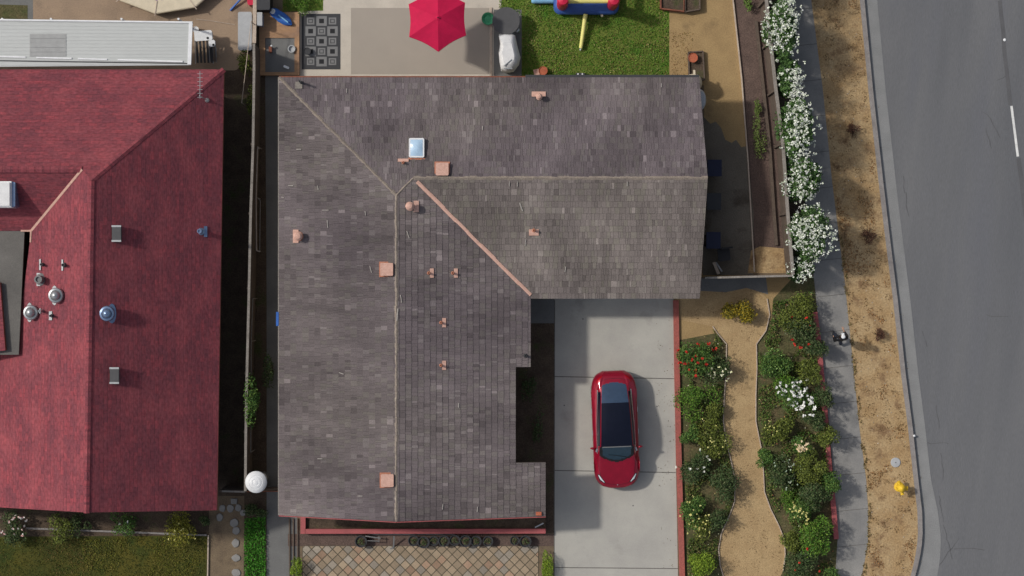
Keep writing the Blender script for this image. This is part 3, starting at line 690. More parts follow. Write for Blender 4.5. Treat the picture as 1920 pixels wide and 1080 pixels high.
# walls of it
wq = [(30,165,qN),(390,165,qE),(384,930,qE),(177,930,qE),(-30,930,qW),(-30,165,qN)]
wpts = [P(a,b,2.6)[:2] for a,b,_ in wq]; mb = MB().use('wall_grey'); zt = [2.7,2.75,2.75,4.5,2.75,2.7]; mb.prism(wpts, 0, zt, top=False, bottom=False); mb.build('wall', nh)
for x in (60,180,300): win(nh, (P(x,930,1)[0], wpts[2][1]-.02, 1.4), 1.5, 1.1, 'x')
for y in (300,500,750): win(nh, (wpts[1][0]+.0, P(0,y,1)[1], 1.5), 1.1, .8, 'y')

# patio cover
pc = thing('patio_cover', P(180,85), 'long pale grey ribbed metal patio cover above the maroon roof', 'patio cover')
mb = MB().use('alum'); zc = 2.75; pts_ = [P(-330,32,zc), P(360,41,zc), P(357,122,zc), P(-330,128,zc)]
mb.prism([p[:2] for p in pts_], zc-.08, zc)
A, B = pts_[0], pts_[3]
for k in range(13):
    t = (k+.5)/13; p = pts_[0].lerp(pts_[3], t); q = pts_[1].lerp(pts_[2], t); mb.bar((p.x,p.y,zc+.004),(q.x,q.y,zc+.004),.05,.008)
mb.build('roof_panel', pc)
mb = MB().use('white'); p, q = P(-330,33,zc), P(361,42,zc); mb.bar((p.x,p.y,zc-.02),(q.x,q.y,zc-.02),.06,.14); p, q = P(358,41,zc), P(355,121,zc); mb.bar((p.x,p.y,zc-.01),(q.x,q.y,zc-.01),.14,.10)
mb.build('trim', pc)
mb = MB().use('white'); mr_ = random.Random(2); x = -330
while x < 350:
    L = mr_.uniform(30,75); e = min(x+L, 352); p, q = P(x,106+x*.028,zc), P(e,106+e*.028,zc); mb.bar((p.x,p.y,zc+.02),(q.x,q.y,zc+.02),.06,.035); x = e+mr_.choice((0,3,12,20))
mb.build('seam_cover', pc)
mb = MB().use('dark_grey'); p, q = P(-330,109,zc), P(352,119,zc); mb.bar((p.x,p.y,zc+.006),(q.x,q.y,zc+.006),.05,.01); mb.build('seam', pc)
mb = MB().use('patch_grey'); a, b = P(56,68,zc), P(124,102,zc)
for k in range(5): yk = a.y+(b.y-a.y)*k/4; mb.bar((a.x,yk,zc+.014),(b.x,yk,zc+.014),.17,.006)
mb.build('repair_patch', pc)
for x in (20,110,240,345):
    mb = MB().use('white'); p = P(x,44,1.4); mb.tube((p.x,p.y,0),(p.x,p.y,zc-.1),.045,8); mb.build('post', pc)
# round pool like ring
rp = thing('round_platform', P(315,-95), 'round cream rimmed platform with purple striped middle at top left', 'platform')
c = P(305,-75,.5); mb = MB().use('cream'); N8 = 10; R1, R0 = 104/S, 72/S*1.1
def ngon(r, z, n=N8, rot=.2): return [(c.x+r*1.18*math.cos(rot+2*math.pi*k/n), c.y+r*.97*math.sin(rot+2*math.pi*k/n), z) for k in range(n)]
mb.grid([ngon(R1,.30),ngon(R1,.48),ngon(R1-.04,.50),ngon(R0,.50),ngon(R0,.44)], True); mb.build('rim', rp)
mb = MB().use('pale_grey'); n_ = 90
for k in range(n_):
    a0, a1 = 2*math.pi*k/n_, 2*math.pi*(k+1)/n_; mb.use('purple_stripe' if k % 2 else 'cream')
    f_ = lambda a, r: (c.x+r*1.18*math.cos(a), c.y+r*.97*math.sin(a), .45)
    mb.face([f_(a0,R0*.6), f_(a0,R0*1.0), f_(a1,R0*1.0), f_(a1,R0*.6)]); mb.face([f_(a0,R0*.6), f_(a1,R0*.6), (c.x,c.y,.45)])
mb.build('striped_top', rp)
mb = MB().use('tar_roof'); mb.grid([ngon(R1-.08,0),ngon(R1-.08,.32)], True); mb.build('side_wall', rp)
for k in range(N8):
    mb = MB().use('wood_pale'); a = .2+2*math.pi*k/N8; mb.bar((c.x+R0*1.18*math.cos(a), c.y+R0*.97*math.sin(a), .512),(c.x+(R1+.1)*1.18*math.cos(a), c.y+(R1+.1)*.97*math.sin(a), .5),.035,.03)
    mb.build('joint_strip', rp)
# folding chairs
def lounger(px, py, w, l, label):
    b = P(px, py); t = thing('folding_chair', b, label, 'chair', 'black folding chairs beside the patio cover')
    mb = MB().use('white'); mb.box((b.x,b.y+l*.34,.62),(w,l*.30,.05),.08,.05); mb.use('black'); mb.lathe((b.x+w*.25,b.y+l*.27,.645),[(.05,0),(.05,.012)],10); mb.build('headrest', t)
    mb = MB().use('charcoal')
    for k in range(5):
        x = b.x-w/2+w*(k+.5)/5; mb.bar((x,b.y+l*.2,.55),(x+.02,b.y-l*.45,.35),w*.11,.02)
    mb.build('seat_strap', t)
    mb = MB().use('galv')
    for s_ in (-1,1):
        mb.tube((b.x+s_*w/2,b.y+l*.45,.6),(b.x+s_*w/2,b.y-l*.48,.33),.014,6); mb.tube((b.x+s_*w/2,b.y+l*.3,.55),(b.x+s_*w*.4,b.y-l*.2,0),.014,6); mb.tube((b.x+s_*w/2,b.y-l*.1,.43),(b.x+s_*w*.4,b.y+l*.2,0),.014,6)
    mb.build('frame', t)
lounger(386,92,.72,1.35,'larger black strapped folding chair with white headrest beside patio cover'); lounger(402,99,.26,.9,'narrow black folding chair with white headrest, outer one by patio cover')
def pail(px, py, r, h, m, label, name='pail', cat='pail', inner='black', grp=None):
    b = P(px, py); mb = MB().use(m); mb.lathe(b, [(r*.8,0),(r,h),(r*1.08,h),(r*1.08,h-.03),(r*.93,h-.03)], 16); mb.use(inner); mb.lathe(b, [(r*.92,h-.05),(r*.6,h-.06),(.001,h-.06)], 16)
    return tag(mb.build(name, base=b, smooth=True), label, cat, grp)
pail(369,57,.12,.28,'white','small white pail at the end of the patio cover')
mb = MB().use('mid_grey'); b = P(463,62); mb.box((b.x,b.y,.27),(.50,1.5,.5),0,.03); mb.use('pale_grey'); mb.box((b.x,b.y,.55),(.56,1.56,.07),0,.05)
mb.use('black'); mb.box((b.x,b.y-.80,.3),(.3,.05,.12)); tag(mb.build('storage_box', base=b), 'grey lidded storage box standing against the boundary fence', 'box')
mb = MB().use('tarp_blue'); p, q = P(432,20), P(470,-18); mb.tube((p.x,p.y,.04),(q.x,q.y,.3),.04,8); tag(mb.build('pole', base=p), 'blue pole leaning at the fence corner of tan patio', 'pole')
mb = MB().use('vinyl_red'); b = P(474,2); mb.box((b.x,b.y,.3),(.3,.5,.6),.1,.06); tag(mb.build('crate', base=b), 'red crate behind the blue pole at the fence', 'crate')
mb = MB().use('wood_pale'); pr_ = [P(368,36,.02),P(396,39,.02),P(420,43,.02),P(440,46,.02)]; mb.path([(p.x,p.y,.02) for p in pr_], .016, 6); tag(mb.build('rope', base=pr_[0]), 'thin pale rope lying on the tan patio', 'rope')
mb = MB().use('wood_pale'); p, q = P(471,40,1.5), P(452,192,1.5); mb.tube((p.x,p.y,1.5),(q.x,q.y,1.3),.014,6); mb.tube((q.x,q.y,0),(q.x,q.y,1.3),.02,6); mb.tube((p.x,p.y,0),(p.x,p.y,1.5),.02,6); tag(mb.build('washing_line', base=(q.x,q.y,0)), 'thin pale line on two poles beside the boundary fence', 'washing line')

# ------------------------------------------------------------------ FENCES
def fence(name, tops, h, w, mtop, mface, label, seg=2.4, first=None):
    pts = [P(a, b, h) for a, b in tops]; t = thing(name, (pts[0].x, pts[0].y, 0), label, 'fence')
    pan = MB().use(mface); top = MB().use(mtop)
    for i, (a, b) in enumerate(zip(pts[:-1], pts[1:])):
        pan.bar((a.x,a.y,h/2),(b.x,b.y,h/2), .03, h-.04); top.bar((a.x,a.y,h),(b.x,b.y,h), w, .045)
        L = (b-a).length; n = max(1, round(L/seg))
        for k in range(n):
            p = a.lerp(b, k/n); mb = MB().use(mface); mb.box((p.x-.06,p.y,h/2-.03),(.09,.09,h-.06)); mb.build('post', t)
    pan.build('board_panel', t); top.build('top_rail', t); return t
fence('boundary_fence', [(476,82),(476.5,130),(474.5,270),(470,400),(467,540),(463,700),(461,810),(460,921)], 1.8, .10, 'wood_grey', 'wood_dark', 'grey topped boundary fence running between the two houses')
fence('boundary_fence', [(482,-200),(478,0),(476.5,81)], .62, .15, 'wood_pale', 'wood_dark', 'pale topped end of the boundary fence beside the wooden deck')
fence('side_gate', [(416,921),(459,922)], 1.7, .07, 'wood_grey', 'wood_dark', 'short grey topped gate joining red roofed house to boundary fence')
fence('side_gate', [(463,922),(522,921)], 1.6, .03, 'wood_red', 'wood_dark', 'thin red topped gate beside the white domed post')
fence('street_fence', [(fxf(y), y) for y in (-200,0,80,170,270,400,515)], 1.8, .13, 'wood_grey', 'wood_dark', 'grey timber fence between soil bed and flowering hedge')
fence('yard_fence', [(1487,517),(1400,519),(1322,521)], 1.8, .08, 'wood_grey', 'wood_dark', 'short timber fence closing the side path behind the house')
mb = MB().use('wood_pale'); A = [P(483,275,1.2),P(480,370,1.2),P(481,470,1.2)]; mb.path(A, .028, 6); mb.tube(A[2], P(488,472,1.2), .02, 6)
mb.tube(A[0], P(486,279,1.2), .02, 6); mb.use('wood_grey'); mb.path([P(484,372,1.1),P(488,376,1.1),P(487,470,1.1)], .015, 6)
for k in (0,1,2): mb.tube(A[k], (A[k].x,A[k].y,0), .02, 6)
tag(mb.build('trellis', base=(A[1].x,A[1].y,0)), 'long thin pale rail trellis beside the upper boundary fence', 'trellis')
mb = MB().use('wood_grey'); A = [P(474,560,1.2),P(471,640,1.2),P(470,848,1.2)]; mb.path(A, .02, 6)
for k in (0,1,2): mb.tube(A[k], (A[k].x,A[k].y,0), .02, 6)
tag(mb.build('trellis', base=(A[1].x,A[1].y,0)), 'thin grey rail trellis beside the lower boundary fence', 'trellis')
# timbers in the soil bed
for (o1, o2, m_, w_2, lb) in ((18,24,'wood_dark',.12,'weathered grey plank lying along the middle of soil bed'),(48,64,'wood_dark',.07,'narrow grey plank lying close to the street fence')):
    mb = MB().use(m_); prev = None
    for y in range(40, 510, 60):
        x = cxf(y)+(fxf(y)-cxf(y))*(.62 if o1 == 18 else .84)
        p = P(x, y); 
        if prev: mb.bar((prev.x,prev.y,.08),(p.x,p.y,.08),w_2,.10)
        prev = p
    tag(mb.build('plank', base=P(1430,270)), lb, 'plank')

# ------------------------------------------------------------------ BACKYARD THINGS
# wooden deck with grey inset
dk = thing('wooden_deck', P(525,90), 'orange wood deck with grey square inset beside the patterned rug', 'deck')
mb = MB().use('deck_wood'); x0, x1 = P(487,0)[0], P(562,0)[0]
yt, yb_ = P(0,24)[1], P(0,142)[1]; nb = 14
ix0, ix1, iy0, iy1 = P(498,0)[0], P(553,0)[0], P(0,72)[1], P(0,136)[1]
mb.prism([(x0,yt),(x1,yt),(x1,iy0),(x0,iy0)], 0, .15); mb.prism([(x0,iy1),(x1,iy1),(x1,yb_),(x0,yb_)], 0, .15); mb.prism([(x0,iy0),(ix0,iy0),(ix0,iy1),(x0,iy1)],0,.15); mb.prism([(ix1,iy0),(x1,iy0),(x1,iy1),(ix1,iy1)],0,.15)
mb.build('board_surface', dk); mb = MB().use('wood_pale'); mb.use('deck_wood'); mb.bar((x1-.05,yt,.17),(x1-.05,yb_,.17),.10,.05); mb.build('edge_board', dk)
mb = MB().use('grey_slab'); mb.prism([(ix0,iy0),(ix1,iy0),(ix1,iy1),(ix0,iy1)],0,.10); mb.build('inset', dk)
# blue inflatable boat-like toy
mb = MB().use('tarp_blue'); pA, pB = P(507,18,.3), P(547,46,.3); d = (pB-pA); n_ = 10; wd = [.10,.17,.2,.19,.2,.22,.21,.2,.17,.12,.03]; g_ = []
sd = Vector((-d.y,d.x,0)).normalized()
for i in range(n_+1):
    p = pA+d*(i/n_); w = wd[i]; g_.append([p+sd*w*math.cos(t)+Vector((0,0,.10*math.sin(t)+.02*math.sin(i*5+t*3)-.08)) for t in [k*math.pi/5 for k in range(10)]])
mb.grid(g_, True); mb.face(g_[0][::-1]); mb.use('white'); q = P(511,21,.35); mb.lathe((q.x,q.y,.28),[(.10,0),(.11,.05),(.06,.1),(.05,.06)],12)
mb.use('vinyl_sky'); mb.bar(P(522,28,.42), P(540,42,.42), .05, .02)
tag(mb.build('pool_float', base=P(528,32), smooth=True), 'crumpled blue float with a white ring lying across the deck corner', 'float')
mb = MB().use('silverbox'); b = P(491,40); mb.box((b.x,b.y,.4),(.19,.52,.5),0,.02); mb.use('pale_grey'); mb.box((b.x,b.y,.66),(.21,.54,.04)); tag(mb.build('cool_box', base=b), 'pale blue grey box at the upper left edge of wooden deck', 'box')
mb = MB().use('black'); b = P(500,4); mb.box((b.x,b.y,.5),(.5,.9,1.0),0,.05); mb.use('charcoal'); mb.box((b.x,b.y,1.03),(.54,.94,.06),0,.05); tag(mb.build('storage_bin', base=b), 'black bin beside the fence above the wooden deck', 'bin')
mb = MB().use('wood_red'); b = P(507,93,.2); mb.box((b.x,b.y,.19),(.12,.24,.16),0,.02); mb.use('white'); q = P(509,86,.3); mb.lathe((q.x,q.y,.27),[(.04,0),(.04,.04),(.02,.06)],8); tag(mb.build('toy_truck', base=(b.x,b.y,.1)), 'small dark red toy lying on the grey deck inset', 'toy')
mb = MB().use('pale_grey'); b = P(547,92,.2); mb.lathe((b.x,b.y,.15),[(.10,0),(.15,.1),(.155,.12),(.12,.12),(.1,.04),(.001,.03)],16); tag(mb.build('bowl', base=(b.x,b.y,.15), smooth=True), 'pale round bowl standing at the deck edge near rug', 'bowl')
mb = MB().use('white'); b = P(537,126,.1); mb.box((b.x,b.y,.125),(.24,.09,.05),-.4,.02); tag(mb.build('shoe', base=(b.x,b.y,.1)), 'white shoe lying in the lower corner of deck inset', 'shoe')
# rug
rg = thing('patterned_rug', P(602,78), 'black rug patterned with grey squares lying on the patio', 'rug')
mb = MB().use('black'); mb.use('charcoal'); a, b = P(566,26), P(638,130); mb.prism([(a.x,a.y),(b.x,a.y),(b.x,b.y),(a.x,b.y)], .007, .020)
def sq(cx, cy, w, h, z, m):
    mb.use(m); p, q = P(cx-w/2,cy-h/2), P(cx+w/2,cy+h/2); mb.face([(p.x,q.y,z),(q.x,q.y,z),(q.x,p.y,z),(p.x,p.y,z)])
for i in range(3):
    for j in range(5):
        cx, cy = 582.5+i*20.5, 39.5+j*19
        if (i+j) % 2 == 0: sq(cx,cy,14,13,.0225,'pale_grey' if False else 'mid_grey'); sq(cx,cy,9,8,.0245,'dark_grey'); sq(cx,cy,5,4.5,.0265,'mid_grey')
        else: sq(cx,cy,19.5,18,.0225,'mid_grey'); sq(cx,cy,9,8.5,.0245,'black'); 
mb.build('weave', rg)
pail(577,97,.14,.22,'charcoal','small black pot standing on the left edge of patterned rug','flower_pot','pot')
# patio mat
mb = MB().use('patio_mat'); a, b = P(658,15), P(917,139); mb.prism([(a.x,a.y),(b.x,a.y),(b.x,b.y),(a.x,b.y)], .007, .016); tag(mb.build('patio_mat', base=(a.x,b.y,0)), 'large plain taupe mat spread on the patio under red umbrella', 'mat')
mb = MB().use('wood_pale'); p, q = P(921,14), P(921,142); mb.bar((p.x,p.y,.03),(q.x,q.y,.03),.07,.05); tag(mb.build('patio_border', base=p), 'pale strip border at the right of the taupe mat', 'edging')
# umbrella
um = thing('patio_umbrella', P(822,45), 'crimson six sided patio umbrella standing on the taupe mat', 'umbrella')
cz = 2.75; cc = P(821,33,cz); rim = [P(a,b,2.3) for a,b in ((822,97),(767,69),(766,8),(821,-29),(872,5),(874,66))]
mb = MB().use('canopy_red'); n_ = 6
for k in range(6):
    A_, B_ = rim[k], rim[(k+1)%6]; rows = []
    for i in range(6):
        t = i/5; row = []
        for j in range(6):
            u = j/5; e = A_.lerp(B_, u); e = e+ (cc-e)*.055*math.sin(math.pi*u); p = cc.lerp(e, t); p.z = cz-(cz-2.3)*(t**1.15)-.04*math.sin(math.pi*u)*t*0; row.append(p)
        rows.append(row)
    mb.grid(rows)
    for j in range(5):
        p, q = rows[-1][j], rows[-1][j+1]; mb.face([p, q, q-Vector((0,0,.10)), p-Vector((0,0,.10))])
mb.build('canopy', um)
mb = MB().use('canopy_red'); mb.lathe((cc.x,cc.y,cz-.02),[(.11,0),(.05,.03),(.001,.04)],6); mb.use('black'); mb.lathe((cc.x,cc.y,cz+.02),[(.025,0),(.02,.06),(.001,.07)],8); mb.build('finial', um)
mb = MB().use('wood_pale'); mb.tube((cc.x,cc.y,0),(cc.x,cc.y,cz-.03),.024,10); mb.build('pole', um)
mb = MB().use('charcoal'); mb.lathe((cc.x,cc.y,.016),[(.27,0),(.27,.05),(.06,.08),(.05,.25)],20); mb.build('base', um)
for k in range(6):
    mb = MB().use('wood_pale'); mb.tube((cc.x,cc.y,cz-.06),(rim[k].x,rim[k].y,2.27),.01,5); mb.build('rib', um)
# round dark table + green tray + cover
rt = thing('round_table', P(949,40), 'dark grey round topped table beside the white covered grill', 'table')
b = P(949,39,.75); mb = MB().use('dark_grey'); mb.lathe((b.x,b.y,.70),[(.54,0),(.56,.02),(.55,.05),(.001,.055)],36); mb.build('tabletop', rt)
for k in range(4): mb = MB().use('charcoal'); a = k*math.pi/2+.7; mb.tube((b.x+.3*math.cos(a),b.y+.3*math.sin(a),.7),(b.x+.42*math.cos(a),b.y+.42*math.sin(a),0),.02,6); mb.build('leg', rt)
mb = MB().use('green_plastic'); b = P(915,36); mb.lathe(b,[(.16,.02),(.24,.16),(.26,.17),(.22,.15),(.14,.06),(.001,.06)],20); tag(mb.build('basin', base=b, smooth=True), 'green plastic basin half under the round table', 'basin')
mb = MB().use('steel'); b = P(971,60); mb.lathe(b,[(.06,0),(.09,.1),(.09,.5),(.06,.56),(.001,.58)],14); tag(mb.build('gas_bottle', base=b, smooth=True), 'small silver bottle between round table and covered grill', 'gas bottle')
# covered grill
gr = thing('covered_grill', P(955,100), 'barbecue grill under a white cover beside the lawn', 'grill')
rows = []; prof = [(1.00,0),(.99,.35),(.95,.7),(.90,.86),(.74,1.0),(.55,1.06)]
outl = [(-20,-36),(-8,-38),(6,-37),(11,-34),(15,-15),(21,8),(18,22),(8,35),(-6,37),(-15,34),(-18,18),(-20,-2),(-17,-20)]
for s_, z in prof:
    rows.append([(P(955+dx*s_-(2 if z>.8 else 0), 100+dy*s_, z).x+.01*math.sin(k*3+z*9), P(955+dx*s_, 100+dy*s_, z).y, z) for k, (dx,dy) in enumerate(outl)])
mb = MB().use('cover_white'); mb.grid(rows, True); mb.face(rows[-1]); cv = mb.build('cover', gr, smooth=True)
mb = MB().use('galv'); q = P(952,118,1.09); mb.bar((q.x-.15,q.y-.12,1.085),(q.x+.15,q.y+.14,1.085),.03,.03); mb.bar((q.x-.16,q.y-.22,1.06),(q.x+.18,q.y-.22,1.06),.04,.05); mb.build('handle', gr)
# bounce house
bh = thing('bouncy_castle', P(1100,-50), 'inflatable blue, red and yellow bouncy castle on the lawn', 'bouncy castle')
def pillow(mb, x0, x1, y0, y1, z0, z1, r=.16, n=6):
    cx, cy = (x0+x1)/2, (y0+y1)/2; hx, hy = (x1-x0)/2, (y1-y0)/2; rows = []
    def rr_(s, z):
        pts = []
        for q, (sx, sy) in enumerate(((1,1),(-1,1),(-1,-1),(1,-1))):
            for k in range(5):
                a = q*math.pi/2+k*math.pi/8; pts.append((cx+sx*(hx-r)+math.cos(a)*r*1+ (math.cos(a))*0 - sx*s*.0 , cy+sy*(hy-r)+math.sin(a)*r, z))
        return [(cx+(x-cx)*(1-s/hx), cy+(y-cy)*(1-s/hy), z) for x, y, z in pts]
    for k in range(n+1):
        a = -math.pi/2+math.pi*k/n; rows.append(rr_(r*(1-math.cos(a)), (z0+z1)/2+math.sin(a)*(z1-z0)/2))
    mb.grid(rows, True); mb.face(rows[-1]); mb.face(rows[0][::-1])
x0, x1 = P(1038,0,.5)[0], P(1161,0,.5)[0]; y1, y0 = P(0,-130,.5)[1], P(0,26,.5)[1]
mb = MB().use('vinyl_blue'); pillow(mb, x0, x1, y0, y1, .01, .5, .3); mb.build('base_cushion', bh, smooth=True)
mb = MB().use('vinyl_sky'); pillow(mb, P(996,0)[0], P(1042,0)[0], P(0,8)[1], P(0,-60)[1], .01, .3, .1); mb.build('step_cushion', bh, smooth=True)
for (x, y) in ((1054,10),(1148,10),(1054,-112),(1148,-112)):
    mb = MB().use('vinyl_red'); b = P(x,y,.5); mb.lathe((b.x,b.y,.42),[(.19,0),(.22,.08),(.23,.4),(.22,.9),(.24,1.3),(.18,1.45),(.001,1.5)],16); mb.build('column', bh, smooth=True)
mb = MB().use('pale_yellow'); p, q = P(1064,-1,1.3), P(1143,-1,1.3); mb.tube((p.x,p.y,1.1),(q.x,q.y,1.1),.13,12); mb.build('crossbar', bh, smooth=True)
for s_ in (1054,1148):
    mb = MB().use('pale_yellow'); p, q = P(s_,0,1.2), P(s_,-110,1.2); mb.tube((p.x,p.y,1.2),(q.x,q.y,1.2),.13,12); mb.build('side_bar', bh, smooth=True)
mb = MB().use('cream'); p = P(1129,29,.3); mb.lathe((p.x,p.y,.2),[(.05,0),(.06,.06),(.03,.1)],10); mb.build('air_valve', bh)
mb = MB().use('pale_yellow'); p, q = P(1098,26,.4), P(1089,90,.2); mb.tube((p.x,p.y,.35),(q.x,q.y,.17),.09,12,.075); mb.use('white'); r_ = P(1088,94,.12); mb.tube((q.x,q.y,.16),(r_.x,r_.y,.1),.03,8)
tag(mb.build('air_hose', base=(p.x,p.y,0), smooth=True), 'pale yellow inflation tube lying on the lawn below bouncy castle', 'tube')
# pots and planters
tp1 = pail(1018,134,.17,.28,'terracotta','bright terracotta pot on the lawn beside the roof edge','flower_pot','pot','terracotta')
mb = MB().use('red_brick'); mb.use('copper'); b = P(1006,137); mb.box((b.x,b.y,.04),(.22,.3,.08),.2); tag(mb.build('paving_block', base=b), 'pinkish block beside the bright terracotta pot', 'block')
pail(1298,110,.18,.32,'terracotta','brown clay pot inside the corner planter frame','flower_pot','pot','soil')
mb = MB().use('charcoal'); b = P(1088,141); mb.box((b.x,b.y,.12),(.36,.14,.2)); mb.use('white'); 
for s_ in (-.1,.08): mb.lathe((b.x+s_,b.y+.02,.22),[(.035,0),(.03,.03)],8)
tag(mb.build('sprinkler_box', base=b), 'small black box with two white caps by roof edge', 'box')
def planter(name, pts, label, m='wood_red', h=.3):
    ps = [P(*p) for p in pts]; c_ = sum(ps, Vector())/len(ps); t = thing(name, c_, label, 'planter')
    mb = MB().use(m)
    for a, b in zip(ps, ps[1:]+ps[:1]): mb.bar((a.x,a.y,h/2),(b.x,b.y,h/2),.05,h)
    mb.build('frame', t); mb = MB().use('soil'); mb.prism([tuple(p[:2]) for p in ps], .01, h-.09, bottom=False); mb.build('soil_fill', t); return t
planter('raised_planter', [(1238,-60),(1281,-60),(1282,23),(1238,18)], 'left reddish wooden planter of dark soil beyond the lawn')
planter('raised_planter', [(1283,-60),(1309,-60),(1311,19),(1283,24)], 'right wooden planter of dark soil beyond the lawn', 'wood_dark')
planter('corner_planter', [(1290,99),(1317,97),(1320,150),(1292,150)], 'dark planter frame holding a clay pot by house corner', 'wood_dark', .2)
# white tank and cover by the corner
mb = MB().use('pale_grey'); b = P(1311,189,1.5); mb.lathe((b.x,b.y,0),[(.26,0),(.26,1.9),(.2,2.05),(.001,2.1)],20,.9,1.6); tag(mb.build('water_tank', base=(b.x,b.y,0), smooth=True), 'pale rounded tank against the right end of shake roofed house', 'tank')
mb = MB().use('cream'); b = P(1301,150,.9); mb.lathe((b.x,b.y-.08,0),[(.38,0),(.38,.5),(.32,1.0),(.15,1.2),(.05,1.25)],16); q = P(1302,131,1.2); mb.bar((b.x,b.y,1.2),(q.x,q.y,1.1),.08,.05); tag(mb.build('covered_fountain', base=(b.x,b.y,0), smooth=True), 'cream rounded cover standing at the upper right roof corner', 'cover')
# bins in the dark side path
def bin_(px, py, m, label, rot=0):
    b = P(px, py); t = thing('wheelie_bin', b, label, 'bin', 'bins on the shaded side path')
    mb = MB().use(m); g_ = []
    for s_, z in ((.82,.06),(1,.9)): g_.append([(b.x+dx*s_, b.y+dy*s_, z) for dx, dy in ((-.26,-.3),(.26,-.3),(.26,.3),(-.26,.3))])
    mb.grid(g_, True); mb.face(g_[0][::-1]); mb.build('body', t)
    mb = MB().use(m); mb.prism([(b.x-.29,b.y-.33),(b.x+.29,b.y-.33),(b.x+.29,b.y+.34),(b.x-.29,b.y+.34)], .9, [.98,.94,.94,.98]); mb.build('lid', t)
    for s_ in (-.2,.2): mb = MB().use('tyre'); mb.tube((b.x-.22,b.y+s_,.1),(b.x-.22,b.y+s_+.05,.1),.1,14); mb.build('wheel', t)
bin_(1335,318,'bin_blue','navy bin on the side path level with the roof ridge'); bin_(1333,452,'bin_blue','navy bin on the side path nearest the closing fence'); bin_(1334,380,'charcoal','charcoal bin between two navy bins on the side path')
ch = thing('garden_chair', P(1355,478), 'black garden chair on the shaded path near closing fence', 'chair'); b = P(1355,478)
mb = MB().use('charcoal'); mb.box((b.x,b.y,.44),(.5,.5,.05),.1,.05); mb.build('seat', ch)
mb = MB().use('black'); mb.box((b.x+.05,b.y+.27,.72),(.5,.06,.55),.1,.01); mb.build('backrest', ch)
for sx in (-.2,.2):
    for sy in (-.2,.2): mb = MB().use('black'); mb.tube((b.x+sx,b.y+sy,0),(b.x+sx,b.y+sy,.43),.02,6); mb.build('leg', ch)
mb = MB().use('wood_pale'); p, q = P(1337,492), P(1345,514); mb.bar((p.x,p.y,.3),(q.x,q.y,.5),.12,.03); mb.use('pale_grey'); mb.bar((p.x+.1,p.y,.2),(q.x+.15,q.y+.1,.35),.06,.03); tag(mb.build('plank_pile', base=p), 'pale offcuts leaning by the closing fence below the bins', 'offcuts')

# white domed post
dp = thing('patio_heater', P(480,903), 'white domed disc on a post at the end of boundary fence', 'heater'); b = P(480,904,2.1)
mb = MB().use('white'); prof = [(.43,0),(.435,.02),(.40,.07),(.27,.13),(.26,.12),(.20,.155),(.14,.165),(.13,.15),(.09,.17),(.001,.18)]; mb.lathe((b.x,b.y,2.05),prof,40); mb.build('dome', dp, smooth=True)
mb = MB().use('steel'); mb.tube((b.x,b.y,0),(b.x,b.y,2.05),.03,10); mb.build('post', dp)
mb = MB().use('galv'); mb.lathe((b.x,b.y,0),[(.22,0),(.22,.5),(.1,.6),(.05,.62)],16); mb.build('base', dp)
# planter wall in front
fw = thing('planter_wall', P(790,996), 'low red painted planter wall along the front of the house', 'planter wall')
mb = MB().use('red_paint_wood'); zt_ = .45
def rb(a, b, w, m='red_paint_wood'): mb.use(m); p, q = P(*a, zt_), P(*b, zt_); mb.bar((p.x,p.y,zt_/2),(q.x,q.y,zt_/2),w,zt_)
rb((568,966),(568,1001),.20); rb((572,996.5),(1023,996),.19); mb.build('wall', fw)
mb = MB().use('soil'); p, q = P(573,940,.3), P(1023,993,.3); mb.prism([(p.x,p.y),(q.x,p.y),(q.x,q.y),(p.x,q.y)],.02,.3,bottom=False); mb.build('soil_fill', fw)
mb = MB().use('pale_grey'); p, q = P(1003,989,.5), P(1019,981,.5); mb.bar((p.x,p.y,.5),(q.x,q.y,.5),.05,.03); tag(mb.build('trowel', base=(p.x,p.y,.3)), 'pale stick lying in the red planter below the roof corner', 'stick')
# pots
POTX = [(678,.23),(776,.21),(795,.23),(814,.19),(833,.22),(853,.21),(873,.23),(893,.21),(915,.20),(965,.18),(985,.23)]
PL = ['lone black pot at the left end below planter wall','first black pot from the left in the row of eight','second black pot from the left in the row of eight','third black pot from the left in the row of eight','fourth black pot from the left in the row of eight','fifth black pot from the left in the row of eight','sixth black pot from the left in the row of eight','seventh black pot from the left in the row of eight','rightmost black pot in the row of eight','left pot of the pair near the driveway corner','right and larger pot of the pair near driveway corner']
b = P(678,1013); p0 = thing('plant_pot', b, PL[0], 'pot', 'black pots along the planter wall')
mb = MB().use('charcoal'); mb.lathe(b,[(.17,0),(.21,.28),(.235,.29),(.235,.33),(.20,.33),(.195,.26)],24); mb.build('pot', p0, smooth=True)
mb = MB().use('soil'); mb.lathe(b,[(.20,.25),(.1,.27),(.001,.28)],16); mb.build('soil_fill', p0)
mb = MB().use('leafy'); pts_l = rng.normal(size=(40,3))*np.array([.07,.07,.04])+np.array([b.x,b.y,.34]); leaves(mb, pts_l, .07, G_DARK); mb.build('seedling', p0)
for i, (x, s_) in enumerate(POTX):
    o = p0 if i == 0 else copy_tree(p0); o.location = P(x, 1013+random.uniform(-2,2)); o.scale = (s_/.22,)*3; o['label'] = PL[i]; o.rotation_euler.z = i*1.3
tl = thing('garden_cart', P(700,1008), 'dark metal hand cart beside the lone left pot', 'cart'); b = P(700,1008)
mb = MB().use('mid_grey'); mb.bar((b.x-.3,b.y+.1,.3),(b.x+.32,b.y+.02,.3),.04,.04); mb.bar((b.x-.28,b.y-.08,.3),(b.x+.25,b.y-.1,.3),.03,.03); mb.bar((b.x+.25,b.y-.14,.3),(b.x+.25,b.y+.1,.3),.03,.03); mb.build('frame', tl)
